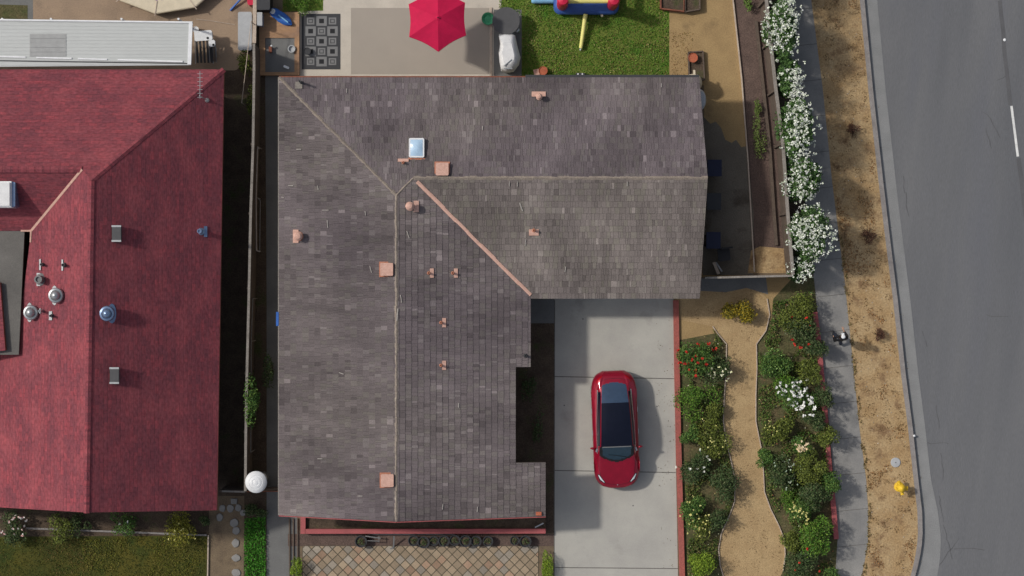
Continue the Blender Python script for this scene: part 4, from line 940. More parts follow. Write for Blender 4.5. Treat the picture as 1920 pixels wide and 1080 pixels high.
for s_ in (-.1,.1): mb = MB().use('tyre'); mb.tube((b.x-.2,b.y+s_,.15),(b.x-.2,b.y+s_+.04,.15),.15,14); mb.build('wheel', tl)
mb = MB().use('mid_grey'); p, q = P(740,1003), P(738,1026); mb.bar((p.x,p.y,.45),(q.x,q.y,.03),.06,.03); mb.bar((q.x,q.y,.04),(q.x-.14,q.y-.06,.04),.04,.03); tag(mb.build('spade', base=p), 'dark spade leaning on the red planter wall', 'spade')
mb = MB().use('mid_grey'); p, q = P(690,1001), P(852,1001); mb.tube((p.x,p.y,.12),(q.x,q.y,.12),.03,8); tag(mb.build('pipe', base=p), 'long grey pipe lying against the red planter wall', 'pipe')
# stepping stones
SS = [(439,940,9,8,'square stone next to the side gate'),(417,953,8,10,'first dim round stone left of the stepping path'),(432,953,9,11,'upper stone of pair below the square stone'),(447,952,9,10,'right stone of the pair below the square stone'),(456,961,8,9,'small stone close to the grass strip end'),(412,970,9,10,'dim stone beside the corner of maroon roof'),(439,980,11,12,'large pale stone below the stone pair'),(443,995,11,11,'pale stone midway down the stepping path'),(442,1018,10,12,'tall oval stone on the stepping path'),(443,1046,12,10,'bright stone near the small branch on path'),(443,1074,12,11,'pale stone at the photo bottom edge')]
for i, (x, y, a, b_, lb) in enumerate(SS):
    sr2 = random.Random(i); mb = MB().use('walk'); c_ = P(x,y); n_ = 4 if i == 0 else 12; g_ = []
    rad = [sr2.uniform(.88,1.08) for _ in range(n_)]
    for s_, z in ((1,.0),(1,.035),(.9,.05)): g_.append([(c_.x+math.cos(2*math.pi*k/n_+(.785 if i == 0 else 0))*a/S*.72*rad[k]*s_*(1.3 if i==0 else 1), c_.y+math.sin(2*math.pi*k/n_+(.785 if i == 0 else 0))*b_/S*.72*rad[k]*s_*(1.3 if i==0 else 1), z) for k in range(n_)])
    mb.grid(g_, True); mb.face(g_[-1]); tag(mb.build('stepping_stone', base=c_), lb, 'stone', 'stepping stones beside the green strip')

# ------------------------------------------------------------------ VERGE THINGS
hy = thing('fire_hydrant', P(1688,915), 'yellow fire hydrant on the dirt verge', 'hydrant'); b = P(1688,914,.3); b.z = 0
mb = MB().use('yellow'); mb.lathe(b,[(.20,0),(.20,.04),(.13,.06),(.12,.5),(.17,.52),(.17,.57),(.15,.62),(.09,.70),(.03,.73),(.03,.78),(.001,.78)],20); mb.build('barrel', hy, smooth=True)
for ang, L, r in ((1.9,.26,.065),(-1.35,.26,.065),(-.1,.24,.085)):
    mb = MB().use('yellow'); d = Vector((math.cos(ang),math.sin(ang),0)); mb.tube(b+Vector((0,0,.42)), b+d*L+Vector((0,0,.42)), r, 12); mb.tube(b+d*L+Vector((0,0,.42)), b+d*(L+.03)+Vector((0,0,.42)), r*1.25, 6); mb.build('outlet', hy)
mb = MB().use('pale_grey'); b = P(1679,867); mb.lathe(b,[(.20,.0),(.20,.03),(.18,.04),(.001,.045)],20); mb.use('mid_grey'); mb.lathe((b.x,b.y,.046),[(.03,0),(.03,.005)],8); tag(mb.build('valve_cover', base=b), 'pale round valve cover on the verge above the hydrant', 'cover')
mb = MB().use('white'); b = P(1885,74); mb.lathe((b.x,b.y,-.126),[(.06,0),(.06,.012),(.03,.022),(.001,.024)],12); tag(mb.build('road_stud', base=(b.x,b.y,-.12)), 'white round road stud on the asphalt', 'road stud')
mb = MB().use('white'); b = P(1714,817); mb.lathe((b.x,b.y,.01),[(.05,0),(.045,.04),(.001,.06)],10); tag(mb.build('cup', base=b), 'white crushed cup lying on the kerb', 'cup')
DB = [(1600,244,15,'dead brown bush on the verge beside upper hedge'),(1630,440,17,'dead dark bush on the verge level with lower hedge'),(1647,628,12,'round dead brown bush on the verge near the walking person')]
for x, y, r, lb in DB:
    bz = P(x,y,.25); base = Vector((bz.x,bz.y,0)); t = thing('dead_bush', base, lb, 'bush', 'dead bushes on the dirt verge')
    mb = MB().use('leafy'); pts_l = crown_pts(420, r/S, r/S, .45, 5, .05)+np.array(base); leaves(mb, pts_l, .055, [(.10,.045,.03),(.06,.03,.02),(.15,.07,.04)]); mb.build('dry_leaves', t)
    mb = MB().use('dead_leaf')
    for k in range(26):
        a = random.uniform(0,6.28); L = random.uniform(.5,1.25)*r/S; mb.tube(base, base+Vector((math.cos(a)*L, math.sin(a)*L, random.uniform(.1,.45))), .009, 4, .004)
    mb.build('twigs', t)

# ------------------------------------------------------------------ VEGETATION
fl_w = ([(.80,.82,.72),(.85,.85,.80)],)
HED = [(1467,-70,26,110,2.9,'flowering hedge shrub at the top edge of photo, partly cut off'),(1466,62,33,64,3.0,'upper white flowering oleander with a branch over the fence'),(1479,145,24,42,2.6,'slim white flowering oleander second from the top'),
       (1493,240,36,66,2.9,'middle white flowering oleander beside the verge'),(1505,340,36,48,2.8,'white flowering oleander second from the bottom of hedge'),(1519,435,44,58,2.9,'widest white flowering oleander bulging over the sidewalk'),(1504,507,28,26,1.8,'small white flowering oleander at the lower hedge end')]
for x, y, rx, ry, h, lb in HED:
    p0 = P(x, y, h*.7); base = Vector((p0.x,p0.y,0)); t = thing('oleander_shrub', base, lb, 'shrub', 'white flowering hedge along the street fence')
    area = rx*ry/900; n = int(3200*area); mb = MB().use('leafy'); R_x, R_y = rx/S, ry/S
    pts_l = crown_pts(n, R_x*.9, R_y*.95, h, 12, .4, .5)+np.array(base); leaves(mb, pts_l, .14, G_OLE, .3, .5, .4); mb.build('foliage', t)
    mb = MB().use('petal'); nf = int(165*area); c_ = crown_pts(nf, R_x*1.0, R_y*1.02, h*1.03, 14, h*.55, .9)+np.array(base)
    for q in c_:
        k = 7 if rng.random() < .25 else 4
        leaves(mb, q+rng.normal(size=(k,3))*.03, .068, [(.50,.56,.42),(.62,.65,.55),(.70,.71,.66)], 1.0, .6, .9)
    mb.build('blossoms', t)
    mb = MB().use('wood_dark')
    for k in range(8):
        a = random.uniform(0,6.28); mb.tube(base+Vector((math.cos(a)*.1,math.sin(a)*.1,0)), base+Vector((math.cos(a)*R_x*.6,math.sin(a)*R_y*.6,h*.75)), .03, 6, .01)
    mb.build('stem', t)
W_ = [(.75,.76,.66)]; WW = [(.80,.80,.76)]; YW = [(.72,.68,.28),(.65,.60,.20)]; RD = [(.55,.03,.02),(.42,.03,.02)]; PE = [(.70,.52,.30),(.74,.62,.42)]; PK = [(.72,.40,.38),(.70,.55,.5)]
B = bush
B('rose_bush',1300,668,36,.95,G_MID,'rose bush with red flowers beside the brick edging',n=1500,flowers=(RD,26,.09))
B('rose_bush',1340,690,32,.85,G_DARK,'rose bush with pale yellow flowers beside the narrow path',n=1300,flowers=([(.70,.70,.38),(.75,.73,.55)],22,.06))
B('shrub',1309,752,38,.8,G_BRIGHT,'plain green shrub below the red rose bush',n=1500,leaf=.075)
B('shrub',1333,822,36,.75,G_OLIVE,'olive shrub with tiny yellow flowers left of the path',n=1200,flowers=(YW,16,.045))
B('rose_bush',1298,868,32,.8,G_DARK,'dark rose bush with few white flowers over the brick edging',n=1200,flowers=(W_,10,.07))
B('shrub',1352,908,32,.95,G_DARK,'dark shrub leaning over the narrow waist of the path',n=1200)
B('rose_bush',1302,960,30,.75,G_MID,'green rose bush with yellow flowers near the driveway',n=1100,flowers=(YW,16,.05))
B('rose_bush',1312,990,24,.6,G_OLIVE,'small bush with scattered yellow roses at lower left bed',n=700,flowers=(YW,22,.055))
B('shrub',1315,1058,30,.8,G_LIME,'bright lime green shrub at the bottom of the left bed',n=1700,leaf=.07)
B('shrub',1384,588,29,.9,G_YEL,'yellow leaved shrub standing alone on the sandy court',n=1300,leaf=.08)
B('shrub',1487,585,42,.9,G_OLIVE,'olive shrub at the top corner of the right bed',n=1500)
B('rose_bush',1497,634,38,.9,G_DARK,'dark rose bush with few red flowers in right bed',n=1400,flowers=(RD,7,.09))
B('shrub',1450,680,33,.8,G_MID,'green shrub left of the white rose bush beside path edging',n=1400,flowers=([(.3,.45,.15)],16,.04))
B('shrub',1522,702,26,.85,G_OLIVE,'small olive shrub above right of the white rose bush',n=900)
B('rose_bush',1496,742,37,.95,G_MID,'rose bush covered in many large white flowers',n=1300,flowers=(WW,70,.085))
B('shrub',1460,803,32,.7,G_OLIVE,'olive shrub beside the path below the white rose bush',n=1200,flowers=(YW,12,.04))
B('shrub',1523,790,24,.8,G_DARK,'small dark shrub between white and peach rose bushes',n=900)
B('rose_bush',1506,836,20,.8,G_MID,'rose bush with a cluster of peach flowers',n=600,flowers=(PE,24,.07))
B('shrub',1522,872,34,.95,G_OLIVE,'tall olive green shrub below the peach roses',n=1700)
B('rose_bush',1473,888,34,.7,G_DARK,'bushy plant with many tiny white flowers beside path',n=1300,flowers=([(.45,.58,.42),(.6,.65,.5)],34,.04))
B('shrub',1530,928,33,.95,G_DARK,'dark olive shrub against the red edging',n=1500)
B('rose_bush',1503,958,24,.75,G_MID,'bush with bright yellow roses in the lower right bed',n=800,flowers=(YW,22,.065))
B('shrub',1474,938,26,.4,G_BRIGHT,'low bright green plant between yellow roses and path',n=900,leaf=.06)
B('shrub',1532,1008,36,1.0,G_BRIGHT,'bright green leafy shrub at lower right by the sidewalk',n=2000,leaf=.09)
B('shrub',1512,1062,34,.8,G_DARK,'dark green shrub at the bottom of the right bed',n=1300,flowers=(RD,4,.08))
B('shrub',1555,1085,24,.7,G_MID,'green shrub cut by the bottom edge near the sidewalk',n=700)
B('shrub',1547,742,22,.9,G_DARK,'dark shrub hanging over the red edging beside white roses',n=800)
B('shrub',1553,818,22,.9,G_OLIVE,'olive shrub spilling over the edging by the peach roses',n=800)
B('shrub',1556,905,21,.9,G_MID,'mid green shrub spilling over the red edging low down',n=800)
B('shrub',1528,655,22,.9,G_DARK,'dark shrub against the sidewalk level with walking person',n=800)
B('shrub',1440,860,22,.6,G_MID,'low green plant right of the sandy path waist',n=700)
B('shrub',1480,1010,26,.6,G_OLIVE,'olive plant beside the round end of sandy path',n=900)
B('shrub',1338,770,22,.6,G_OLIVE,'small olive plant at the left path edging',n=700)
B('shrub',1345,975,20,.7,G_DARK,'small dark plant left of the round path end',n=600)
B('shrub',1292,815,20,.6,G_MID,'small green plant touching the brick edging',n=600)
B('shrub',1470,720,22,.7,G_BRIGHT,'small bright green plant left of the white roses',n=800)
# left house front
B('rose_bush',22,985,38,.9,G_DARK,'rose bush with pink and white flowers at lower left',n=1300,flowers=(PK+WW,24,.07))
B('shrub',112,990,34,.8,G_OLIVE,'olive shrub in the shade right of the pink rose bush',n=900)
B('shrub',150,985,24,.6,G_DARK,'small dark shrub against the shaded wall of bed',n=600)
B('shrub',228,985,28,.8,G_MID,'green shrub with a white bloom above the olive lawn',n=700,flowers=(WW,3,.06))
B('shrub',338,992,42,1.0,[(.20,.20,.02),(.13,.14,.02),(.28,.25,.04)],'yellow green shrub at the right end of shaded bed',n=1500,flowers=(YW,10,.05))
B('shrub',384,976,14,.6,G_DARK,'tiny dark shrub beside the maroon roof corner',n=300)
# side yard tree
tt = thing('young_tree', P(480,745), 'young green tree between the fence and the shake roofed house', 'tree'); bb = P(482,748)
mb = MB().use('leafy'); pts_l = crown_pts(1400,.42,1.1,2.1,9,.9)+np.array((bb.x,bb.y,0)); leaves(mb, pts_l, .10, G_MID); mb.build('crown', tt)
mb = MB().use('wood_dark'); mb.tube((bb.x,bb.y,0),(bb.x,bb.y,1.2),.05,8,.03)
for k in range(7): a = k*.9; mb.tube((bb.x,bb.y,.9+.05*k),(bb.x+.3*math.cos(a),bb.y+.7*math.sin(a),1.6),.02,5,.008)
mb.build('trunk', tt)
B('shrub',505,690,16,1.2,G_DARK,'dark shrub against the shake roofed house in the gap',n=500,ry=50)
B('shrub',462,118,18,1.0,G_OLIVE,'olive shrub beside the boundary fence below grey storage box',n=500,ry=30)
B('shrub',470,190,9,1.0,G_OLIVE,'thin olive shrub in the dark gap beside boundary fence',n=300,ry=34)
B('shrub',565,5,24,.5,G_BRIGHT,'bright green plant behind the blue float at top edge',n=900,leaf=.06)
B('hedge_shrub',557,1068,15,.6,G_LIME,'clipped lime shrub at the left of diamond paving',n=1000,leaf=.06,ry=24)
B('hedge_shrub',1025,1062,14,.6,G_LIME,'clipped lime shrub between diamond paving and driveway',n=1600,leaf=.06,ry=44)
B('climbing_weed',1425,255,14,.5,[(.10,.15,.03),(.14,.18,.05)],'straggly green weed in the shaded soil bed',n=420,ry=50,cat='weed')
B('climbing_weed',1421,200,12,.4,[(.10,.15,.03),(.14,.18,.05)],'small green weed in soil bed above the shade',n=200,ry=20,cat='weed')
B('climbing_weed',1402,8,9,.4,[(.10,.17,.03)],'green weed in soil bed at the photo top',n=150,ry=20,cat='weed')
B('shrub',990,720,16,.5,G_DARK,'dark shrub in the shaded entry bed beside the driveway',n=350,ry=34); B('shrub',1008,800,14,.5,G_DARK,'lower dark shrub in the shaded entry bed by porch',n=300,ry=36)
B('shrub',480,958,24,.5,G_DARK,'dark shrub at the top end of the vivid green strip',n=700,ry=16)
# scattered ground growth (uncountable)
def scatter(name, poly, n, size, cols, zmax, excl=None, nscale=0, thr=0, parent=None, kind='stuff', up=.4, z0=.01):
    xs = [p[0] for p in poly]; ys_ = [p[1] for p in poly]; out = []; tries = 0
    while len(out) < n and tries < n*12:
        tries += 1; x = random.uniform(min(xs), max(xs)); y = random.uniform(min(ys_), max(ys_))
        if not inside(poly, x, y): continue
        if excl and inside(excl, x, y): continue
        if nscale and noise.noise(Vector((x/nscale, y/nscale, 1.7))) < thr: continue
        p = P(x, y); out.append((p.x, p.y, z0+random.random()*zmax))
    mb = MB().use('leafy'); leaves(mb, np.array(out), size, cols, up, .7, .5); return tag(mb.build(name), kind=kind)
lawnp = [(936,-60),(1253,-60),(1253,143),(980,143),(980,28),(936,24)]
scatter('grass', lawnp, 13000, .065, [(.07,.20,.012),(.11,.22,.02),(.15,.21,.03),(.05,.14,.01)], .05)
scatter('grass_blades', lawnp, 2600, .07, [(.22,.24,.06),(.20,.30,.05),(.28,.24,.10),(.20,.15,.05)], .06, nscale=60, thr=0)
scatter('grass', [(532,-40),(604,-40),(604,18),(532,20)], 1200, .06, [(.06,.16,.012),(.09,.19,.02)], .05, z0=.015)
scatter('grass', [(459,972),(498,968),(499,1120),(458,1120)], 3800, .08, [(.05,.20,.012),(.03,.14,.01),(.07,.24,.02)], .16)
scatter('lawn_grass', [(-60,1010),(386,1006),(386,1110),(-60,1110)], 6000, .06, [(.05,.065,.01),(.10,.10,.012),(.035,.05,.008)], .04)
scatter('lawn_grass', [(150,1010),(386,1006),(386,1110),(170,1110)], 3200, .06, [(.13,.14,.015),(.17,.15,.03)], .05, nscale=60, thr=-.05)
scatter('lawn_grass', [(-60,1010),(386,1006),(386,1110),(-60,1110)], 1600, .06, [(.15,.10,.03),(.11,.09,.02)], .04, nscale=80, thr=.12)
bedp = [(1284,640),(1336,616),(1360,650)]+[(p[0]-3,p[1]) for p in path[4:16]]+[(1290,1100),(1284,900)]
scatter('ground_cover', bedp, 8500, .085, [(.07,.12,.022),(.12,.16,.03),(.17,.14,.05),(.05,.08,.018)], .2, nscale=26, thr=-.06)
bedr = [(1450,560),(1522,545)]+[(slx(y)-8, y) for y in range(560, 1100, 30)]+[(1460,1100),(1475,1060),(1476,1010),(1450,955),(1437,922),(1431,840),(1421,790),(1421,690),(1422,650),(1440,625),(1447,590)]
scatter('ground_cover', bedr, 12500, .085, [(.07,.12,.022),(.12,.16,.03),(.17,.13,.05),(.05,.08,.018),(.09,.18,.03)], .22, nscale=26, thr=-.06)
scatter('bed_flowers', bedr, 260, .05, [(.6,.6,.45),(.65,.5,.25),(.5,.15,.08)], .4, z0=.2)
scatter('bed_flowers', bedp, 130, .05, [(.6,.6,.4),(.65,.55,.2)], .4, z0=.2)
vp = [(srx(y)+3, y) for y in range(0, 1081, 30)]+[(kx(y)-12, y) for y in range(1080, -1, -30)]
scatter('dry_weeds', vp, 2600, .055, [(.22,.13,.05),(.16,.09,.035),(.12,.075,.03),(.28,.18,.08)], .03, nscale=17, thr=.16)
scatter('dry_weeds', vp, 2600, .06, [(.30,.13,.04),(.34,.17,.06),(.18,.10,.045)], .03, nscale=34, thr=.30)
scatter('small_stones', vp, 260, .05, [(.45,.42,.38),(.55,.52,.48),(.3,.26,.2)], .02)
ep = [(srx(y)-2, y) for y in range(440, 1081, 20)]+[(srx(y)+6, y) for y in range(1080, 439, -20)]
scatter('edge_weeds', ep, 1500, .06, [(.14,.10,.035),(.20,.17,.05),(.08,.05,.02),(.30,.22,.09)], .05, nscale=9, thr=.05)
scatter('leaf_litter', [(1225,600),(1262,600),(1268,1075),(1240,1075)], 110, .05, [(.15,.10,.05),(.10,.08,.04)], .004, z0=.016, nscale=30, thr=0)
scatter('gutter_litter', [(kx(y)+2, y) for y in range(0,1081,30)]+[(kx(y)+9, y) for y in range(1080,-1,-30)], 420, .05, [(.14,.10,.06),(.10,.07,.04),(.3,.25,.18)], .004, z0=-.118, nscale=14, thr=.1)
scatter('leaf_litter', path, 750, .045, [(.17,.10,.05),(.14,.09,.04),(.22,.14,.07)], .01, nscale=15, thr=.15, z0=.014)
scatter('leaf_litter', [(1258,60),(1300,60),(1292,140),(1258,142)], 300, .05, [(.20,.15,.03),(.25,.13,.05)], .02)

# ------------------------------------------------------------------ CAR
def build_car():
    import bisect
    c0 = P(1153,804,.4); base = Vector((c0.x,c0.y,.013)); car = thing('parked_car', base, 'shiny red sedan with dark glass roof parked on the driveway', 'car')
    car.rotation_euler.z = R(2.3)
    # stations: y(front -), half width at shoulder, shoulder z, belt half width, belt z, roof half width, roof edge z, centre z
    ST = [(-2.37,.34,.50,.28,.54,.20,.57,.58),(-2.28,.60,.54,.56,.60,.40,.64,.65),(-2.08,.80,.60,.72,.67,.52,.72,.725),(-1.80,.90,.66,.80,.74,.58,.80,.81),(-1.45,.925,.71,.81,.80,.62,.87,.885),
          (-1.20,.925,.74,.80,.84,.66,.93,.955),(-.95,.925,.77,.78,.90,.665,1.05,1.10),(-.60,.925,.79,.775,.915,.65,1.27,1.32),(-.20,.925,.80,.765,.925,.63,1.36,1.42),(.3,.925,.81,.75,.935,.61,1.37,1.44),
          (.8,.925,.82,.72,.95,.585,1.33,1.39),(1.25,.925,.83,.69,.965,.555,1.22,1.275),(1.6,.915,.835,.67,.975,.525,1.09,1.13),(1.88,.875,.83,.645,.975,.49,1.01,1.03),(2.08,.80,.80,.60,.94,.43,.97,.985),(2.24,.68,.72,.52,.82,.37,.87,.88),(2.36,.46,.62,.38,.68,.27,.70,.71)]
    ST = np.array(ST); ysx = np.linspace(-2.37, 2.36, 130)
    def cr(x, X, Y):   # monotone-ish cubic (Catmull-Rom)
        i = min(max(bisect.bisect(list(X), x)-1, 0), len(X)-2); h = X[i+1]-X[i]; t = (x-X[i])/h
        m0 = (Y[i+1]-Y[i-1])/(X[i+1]-X[i-1]) if i > 0 else (Y[1]-Y[0])/(X[1]-X[0]); m1 = (Y[i+2]-Y[i])/(X[i+2]-X[i]) if i < len(X)-2 else (Y[-1]-Y[-2])/(X[-1]-X[-2])
        return (2*t**3-3*t**2+1)*Y[i]+(t**3-2*t**2+t)*h*m0+(-2*t**3+3*t**2)*Y[i+1]+(t**3-t**2)*h*m1
    G = []
    for y in ysx:
        hw, zs, bw, zb, rw, ze_, zc_ = [cr(y, ST[:,0], ST[:,k]) for k in range(1,8)]
        zl = .22
        for wy in (-1.44, 1.44):
            d = abs(y-wy)
            if d < .37: zl = max(zl, .34+math.sqrt(.37**2-d**2)-.02)
        key = [(hw*.90, zl),(hw*.965, max(zl+.05,.32)),(hw*1.0, max(.52, zl+.08) if zl > .3 else .50),(hw*.995, zs-.10 if zs-.10 > zl+.1 else zs-.03),(hw*.955, zs),(bw+(hw*.955-bw)*.45,(zs+zb)/2+.012),(bw,zb),(rw+(bw-rw)*.5,(zb+ze_)/2+.02),(rw,ze_),(rw*.86,ze_+(zc_-ze_)*.45),(rw*.5,ze_+(zc_-ze_)*.85),(0,zc_)]
        sub = []
        kx_ = np.arange(len(key)); kp = np.array(key)
        for t in np.linspace(0, len(key)-1, 45): sub.append((cr(t,kx_,kp[:,0]), cr(t,kx_,kp[:,1]), t))
        G.append(sub)
    parts = {}
    def P3(i, j, sgn): x, z, t = G[i][j]; return (base.x+sgn*x, base.y+ysx[i], z+.01)
    def classify(y, x, t):
        ax = abs(x)
        ws_lo = -1.30+.30*(ax/.72)**2
        if t > 8.0 or (y < -.62 and t > 6.6 and y > -1.3):
            if ws_lo < y < -.66 and ax < .70:
                return 'windscreen' if (y > ws_lo+.09 and ax < .60) else 'windscreen_surround'
            if -.64 < y < 1.93-.12*(ax/.5)**2 and t > 8.15: return 'rear_window' if y > 1.12 else 'roof_glass'
            return 'body'
        if 6.15 < t < 7.75 and -.86 < y < 1.55:
            return 'side_window'
        if 5.85 < t <= 6.15 and -.95 < y < 1.62: return 'window_trim'
        return 'body'
    vid = {}
    for sgn in (1,-1):
        for i in range(len(ysx)-1):
            for j in range(44):
                y = (ysx[i]+ysx[i+1])/2; x = G[i][j][0]; t = (G[i][j][2]+G[i][j+1][2])/2
                nm = classify(y, x, t)
                if nm in ('side_window','window_trim'): nm = (nm, sgn)
                mb = parts.setdefault(nm, {'v':[], 'f':[], 'm':{}})
                ids = []
                for (a, b) in ((i,j),(i,j+1),(i+1,j+1),(i+1,j)):
                    sg = sgn if b < 44 else 0; key = (sg,a,b)
                    if key not in mb['m']:
                        mb['m'][key] = len(mb['v']); mb['v'].append(P3(a,b,sgn if b < 44 else 0))
                    ids.append(mb['m'][key])
                mb['f'].append(tuple(ids if sgn == -1 else ids[::-1]))
    mt = {'body':'car_paint','windscreen':'glass_front','windscreen_surround':'black','rear_window':'glass_rear','roof_glass':'glass_dark','side_window':'glass_dark','window_trim':'steel'}
    body = None
    for nm, d in parts.items():
        key = nm if isinstance(nm, str) else nm[0]; mb = MB().use(mt[key]); mb.v = d['v']; mb.f = d['f']; mb.m = [0]*len(d['f']); mb.c = [(1,1,1)]*len(d['f']); mb.uv = [None]*len(d['f'])
        if key == 'body':
            for i in (0, len(ysx)-1):
                ring = [P3(i,j,1) for j in range(45)]+[P3(i,j,-1) for j in range(43,-1,-1)]; mb.use('car_paint'); mb.face(ring if i else ring[::-1])
            bot = [[P3(i,0,1), P3(i,0,-1)] for i in range(len(ysx))]; mb.use('black'); mb.grid([[(p[0][0],p[0][1],.20),(p[1][0],p[1][1],.20)] for p in bot])
            bvh = BVHTree.FromPolygons([Vector(v) for v in d['v']], d['f'])
        o = mb.build(key, car, smooth=True); o.data.set_sharp_from_angle(angle=R(60))
    allv = []; allf = []
    for d in parts.values():
        k = len(allv); allv += [Vector(v) for v in d['v']]; allf += [tuple(a+k for a in f) for f in d['f']]
    bvh = BVHTree.FromPolygons(allv, allf)
    def hit(x, y):
        r = bvh.ray_cast(Vector((base.x+x, base.y+y, 3)), Vector((0,0,-1))); return r[0].z if r[0] else .5
    def drape(mb, cl, w, off=.004, sub=8):
        rows = []
        for (a, b, w0, w1) in [(cl[i], cl[i+1], w[i], w[i+1]) for i in range(len(cl)-1)]:
            for k in range(sub+1):
                t = k/sub; x = a[0]+(b[0]-a[0])*t; y = a[1]+(b[1]-a[1])*t; ww = w0+(w1-w0)*t; d = Vector((b[0]-a[0], b[1]-a[1])).normalized(); n = Vector((-d.y, d.x))*ww/2
                rows.append([(base.x+x+n.x*s_, base.y+y+n.y*s_, hit(x+n.x*s_, y+n.y*s_)+off) for s_ in (-1,-.33,.33,1)])
        mb.grid(rows)
    for s_ in (1,-1):
        mb = MB().use('black'); drape(mb, [(s_*.50,-2.16),(s_*.66,-2.00),(s_*.77,-1.78)], [.03,.14,.06], .003); mb.use('lamp_glass'); drape(mb, [(s_*.53,-2.12),(s_*.66,-1.98),(s_*.755,-1.81)], [.02,.07,.03], .009); mb.build('headlight', car)
        mb = MB().use('tail_red'); drape(mb, [(s_*.46,2.18),(s_*.62,2.06),(s_*.72,1.90)], [.04,.06,.03], .004); mb.build('tail_light', car)
        mb = MB().use('car_paint'); g_ = []
        for k in range(7):
            t = k/6; r = .075*math.sin(math.pi*(.12+.8*t)); x = s_*(.86+.20*t); g_.append([(base.x+x, base.y-.72+.02*t+math.cos(a)*r*.7, .97+math.sin(a)*r) for a in [q*math.pi/5 for q in range(10)]])
        mb.grid(g_, True); mb.face(g_[-1]); mb.face(g_[0][::-1]); mr = mb.build('wing_mirror', car, smooth=True)
        mb = MB().use('steel'); mb.box((base.x+s_*.80,base.y-.80,.935),(.06,.14,.03),s_*.3); mb.build('mirror_mount', car)
        for dy in (-.10,.78): mb = MB().use('steel'); mb.box((base.x+s_*.925,base.y+dy,.74),(.02,.2,.025)); mb.build('door_handle', car)
        for wy in (-1.44,1.44):
            wh = bpy.data.objects.new('wheel', None); COL.objects.link(wh); wh.parent = car; ORG[wh] = base
            x0_ = base.x+s_*.68; x1_ = base.x+s_*.895; mb = MB().use('tyre'); mb.tube((x0_,base.y+wy,.335),(x1_,base.y+wy,.335),.335,28); mb.build('tyre', wh, smooth=True)
            mb = MB().use('galv'); mb.tube((x1_,base.y+wy,.335),(x1_+s_*.012,base.y+wy,.335),.23,20); mb.use('charcoal')
            for k in range(5): a = k*1.2566; mb.tube((x1_+s_*.014,base.y+wy+.13*math.cos(a),.335+.13*math.sin(a)),(x1_+s_*.018,base.y+wy+.13*math.cos(a),.335+.13*math.sin(a)),.045,8)
            mb.build('rim', wh)
    mb = MB().use('charcoal')
    for cl, w in (([(-.70,-1.02),(-.45,-1.12),(0,-1.16),(.45,-1.12),(.70,-1.02)], .0),): pass
    mb = MB().use('black'); s_l = [(-.80,-1.12),(-.66,-1.9),(-.45,-2.17),(0,-2.25),(.45,-2.17),(.66,-1.9),(.80,-1.12)]; drape(mb, s_l, [.010]*7, .003, 6); mb.build('bonnet_seam', car)
    mb = MB().use('black'); drape(mb, [(-.52,1.98),(-.3,2.06),(0,2.08),(.3,2.06),(.52,1.98)], [.01]*5, .003, 5); mb.build('boot_seam', car)
    mb = MB().use('car_paint'); mb.use('mid_grey'); drape(mb, [(-.58,-.655),(0,-.655),(.58,-.655)], [.04]*3, .006, 8); mb.build('roof_bar', car)
    mb = MB().use('steel'); drape(mb, [(0,-2.22),(0,-2.27)], [.05,.02], .008, 3); mb.build('badge', car)
    mb = MB().use('black'); drape(mb, [(.45,-1.12),(.0,-1.02),(-.35,-.98)], [.02,.018,.012], .02, 6); mb.build('wiper', car)
build_car()

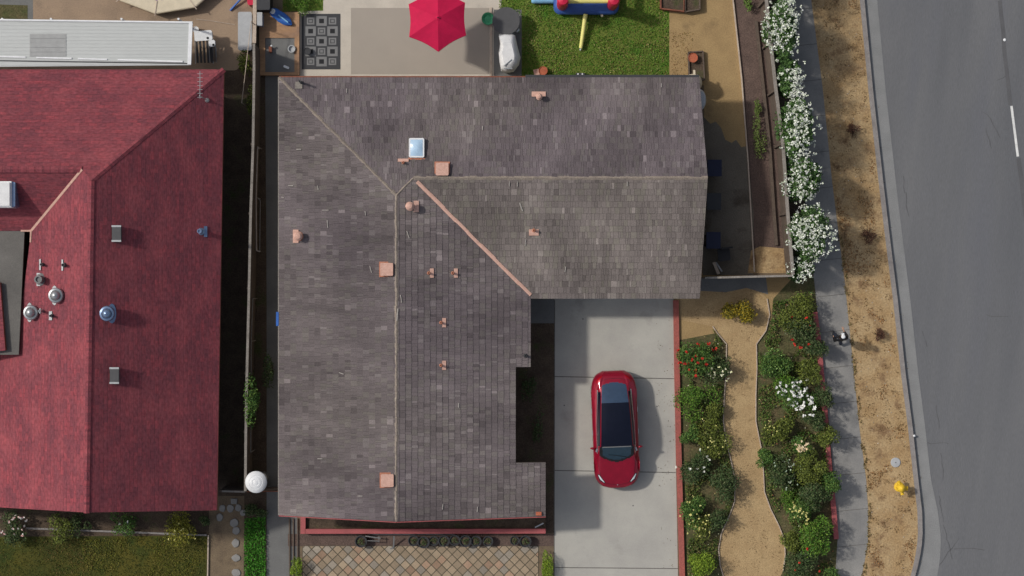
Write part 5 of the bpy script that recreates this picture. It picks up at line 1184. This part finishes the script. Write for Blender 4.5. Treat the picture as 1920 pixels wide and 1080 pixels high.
# ------------------------------------------------------------------ PERSON
def build_person():
    b = P(1574,634,.8); base = Vector((b.x,b.y,.013)); base.x = P(1574,0,.8).x
    # walks towards +Y (up the photo), one forearm raised in front
    J = {'pelvis':(0,0,.95,.135),'waist':(0,.0,1.10,.125),'chest':(0,.03,1.30,.15),'neck':(0,.04,1.46,.06),'head0':(0,.06,1.55,.075),'head1':(0,.075,1.64,.10),'head2':(0,.07,1.71,.085),
         'nose':(0,.175,1.635,.018),'shl':(-.19,.02,1.40,.065),'shr':(.19,.02,1.40,.065),'ell':(-.26,-.06,1.14,.045),'elr':(.25,.06,1.14,.045),
         'wrl':(-.25,.06,.92,.03),'wrr':(.15,.30,1.12,.03),'pal':(-.24,.09,.86,.034),'par':(.13,.37,1.14,.034),
         'hl':(-.10,.0,.90,.095),'hr':(.10,.0,.90,.095),'kl':(-.11,.16,.52,.06),'kr':(.11,-.05,.50,.06),'al':(-.10,.14,.10,.042),'ar':(.11,-.30,.16,.042),'tl':(-.11,.30,.035,.038),'tr':(.12,-.20,.04,.038)}
    E = [('pelvis','waist'),('waist','chest'),('chest','neck'),('neck','head0'),('head0','head1'),('head1','head2'),('head1','nose'),('chest','shl'),('chest','shr'),('shl','ell'),('ell','wrl'),('wrl','pal'),('shr','elr'),('elr','wrr'),('wrr','par'),
         ('pelvis','hl'),('pelvis','hr'),('hl','kl'),('kl','al'),('al','tl'),('hr','kr'),('kr','ar'),('ar','tr')]
    for s_, w, dn in (('l','pal',Vector((0,.02,-1))),('r','par',Vector((-.1,1,.1)))):
        p = Vector(J[w][:3]); dn = dn.normalized(); side = Vector((0,1,0)) if s_ == 'l' else Vector((1,0,0))
        for k in range(4):
            r0 = p+side*(-.03+.02*k)+dn*.03; r1 = r0+dn*(.03+.008*(k in (1,2))); r2 = r1+dn*.02+(Vector((.012,0,0)) if s_ == 'l' else Vector((0,0,-.02)))
            for n_, q in enumerate((r0,r1,r2)): J[f'f{s_}{k}{n_}'] = (*q,.009-.001*n_)
            E += [(w,f'f{s_}{k}0'),(f'f{s_}{k}0',f'f{s_}{k}1'),(f'f{s_}{k}1',f'f{s_}{k}2')]
        t0 = p+side*.04; t1 = t0+side*.02+dn*.035; J[f't{s_}0'] = (*t0,.011); J[f't{s_}1'] = (*t1,.009); E += [(w,f't{s_}0'),(f't{s_}0',f't{s_}1')]
    names = list(J); me = bpy.data.meshes.new('person'); me.from_pydata([J[n][:3] for n in names], [(names.index(a), names.index(c)) for a, c in E], [])
    tmp = bpy.data.objects.new('tmp', me); COL.objects.link(tmp); md = tmp.modifiers.new('s','SKIN'); 
    for i, n in enumerate(names): me.skin_vertices[0].data[i].radius = (J[n][3],)*2; me.skin_vertices[0].data[i].use_root = (n == 'pelvis')
    sd_ = tmp.modifiers.new('d','SUBSURF'); sd_.levels = 2; sd_.render_levels = 2
    dg = bpy.context.evaluated_depsgraph_get(); dg.update(); ev = tmp.evaluated_get(dg); m2 = bpy.data.meshes.new_from_object(ev); COL.objects.unlink(tmp); bpy.data.objects.remove(tmp)
    m2.name = 'person'; m2.materials.clear(); m2.materials.append(MATS['skin']); o = bpy.data.objects.new('person', m2); COL.objects.link(o); o.location = base; ORG[o] = base
    tag(o, 'person in dark clothes and white cap walking on the sidewalk', 'person')
    def shell(name, test, mname, off):
        mb = MB().use(mname)
        for p in m2.polygons:
            if test(p.center): mb.face([tuple(m2.vertices[v].co+m2.vertices[v].normal*off+base) for v in p.vertices])
        mb.build(name, o)
    arm = lambda c: abs(c.x) > .17 and c.z < 1.36
    shell('jacket', lambda c: .93 < c.z < 1.47 and not (c.y > .25 and c.z > 1.0) and not (c.x < -.17 and c.z < .95), 'black', .018)
    shell('trousers', lambda c: .12 < c.z < .98 and abs(c.x) < .20, 'denim', .014); shell('shoe', lambda c: c.z <= .12 and c.x < 0 or (c.z < .17 and c.x > 0 and abs(c.x) < .2), 'charcoal', .012)
    mb = MB().use('white'); h = base+Vector((0,.072,1.66)); mb.lathe(h+Vector((0,.01,.045)),[(.085,0),(.085,.03),(.06,.075),(.001,.09)],16); mb.box((h.x,h.y+.11,h.z+.05),(.11,.08,.012)); mb.build('cap', o)
    mb = MB().use('black'); mb.lathe(h+Vector((0,-.02,-.08)),[(.09,0),(.108,.05),(.110,.10),(.09,.15),(.001,.16)],14); mb.build('hair', o)
    o.rotation_euler.z = R(8)
build_person()
for o in bpy.data.objects:
    if o.type == 'MESH' and o.parent is None and 'kind' not in o and 'label' not in o: o['kind'] = 'structure'
print('shakes', nshk, 'objects', len(bpy.data.objects))
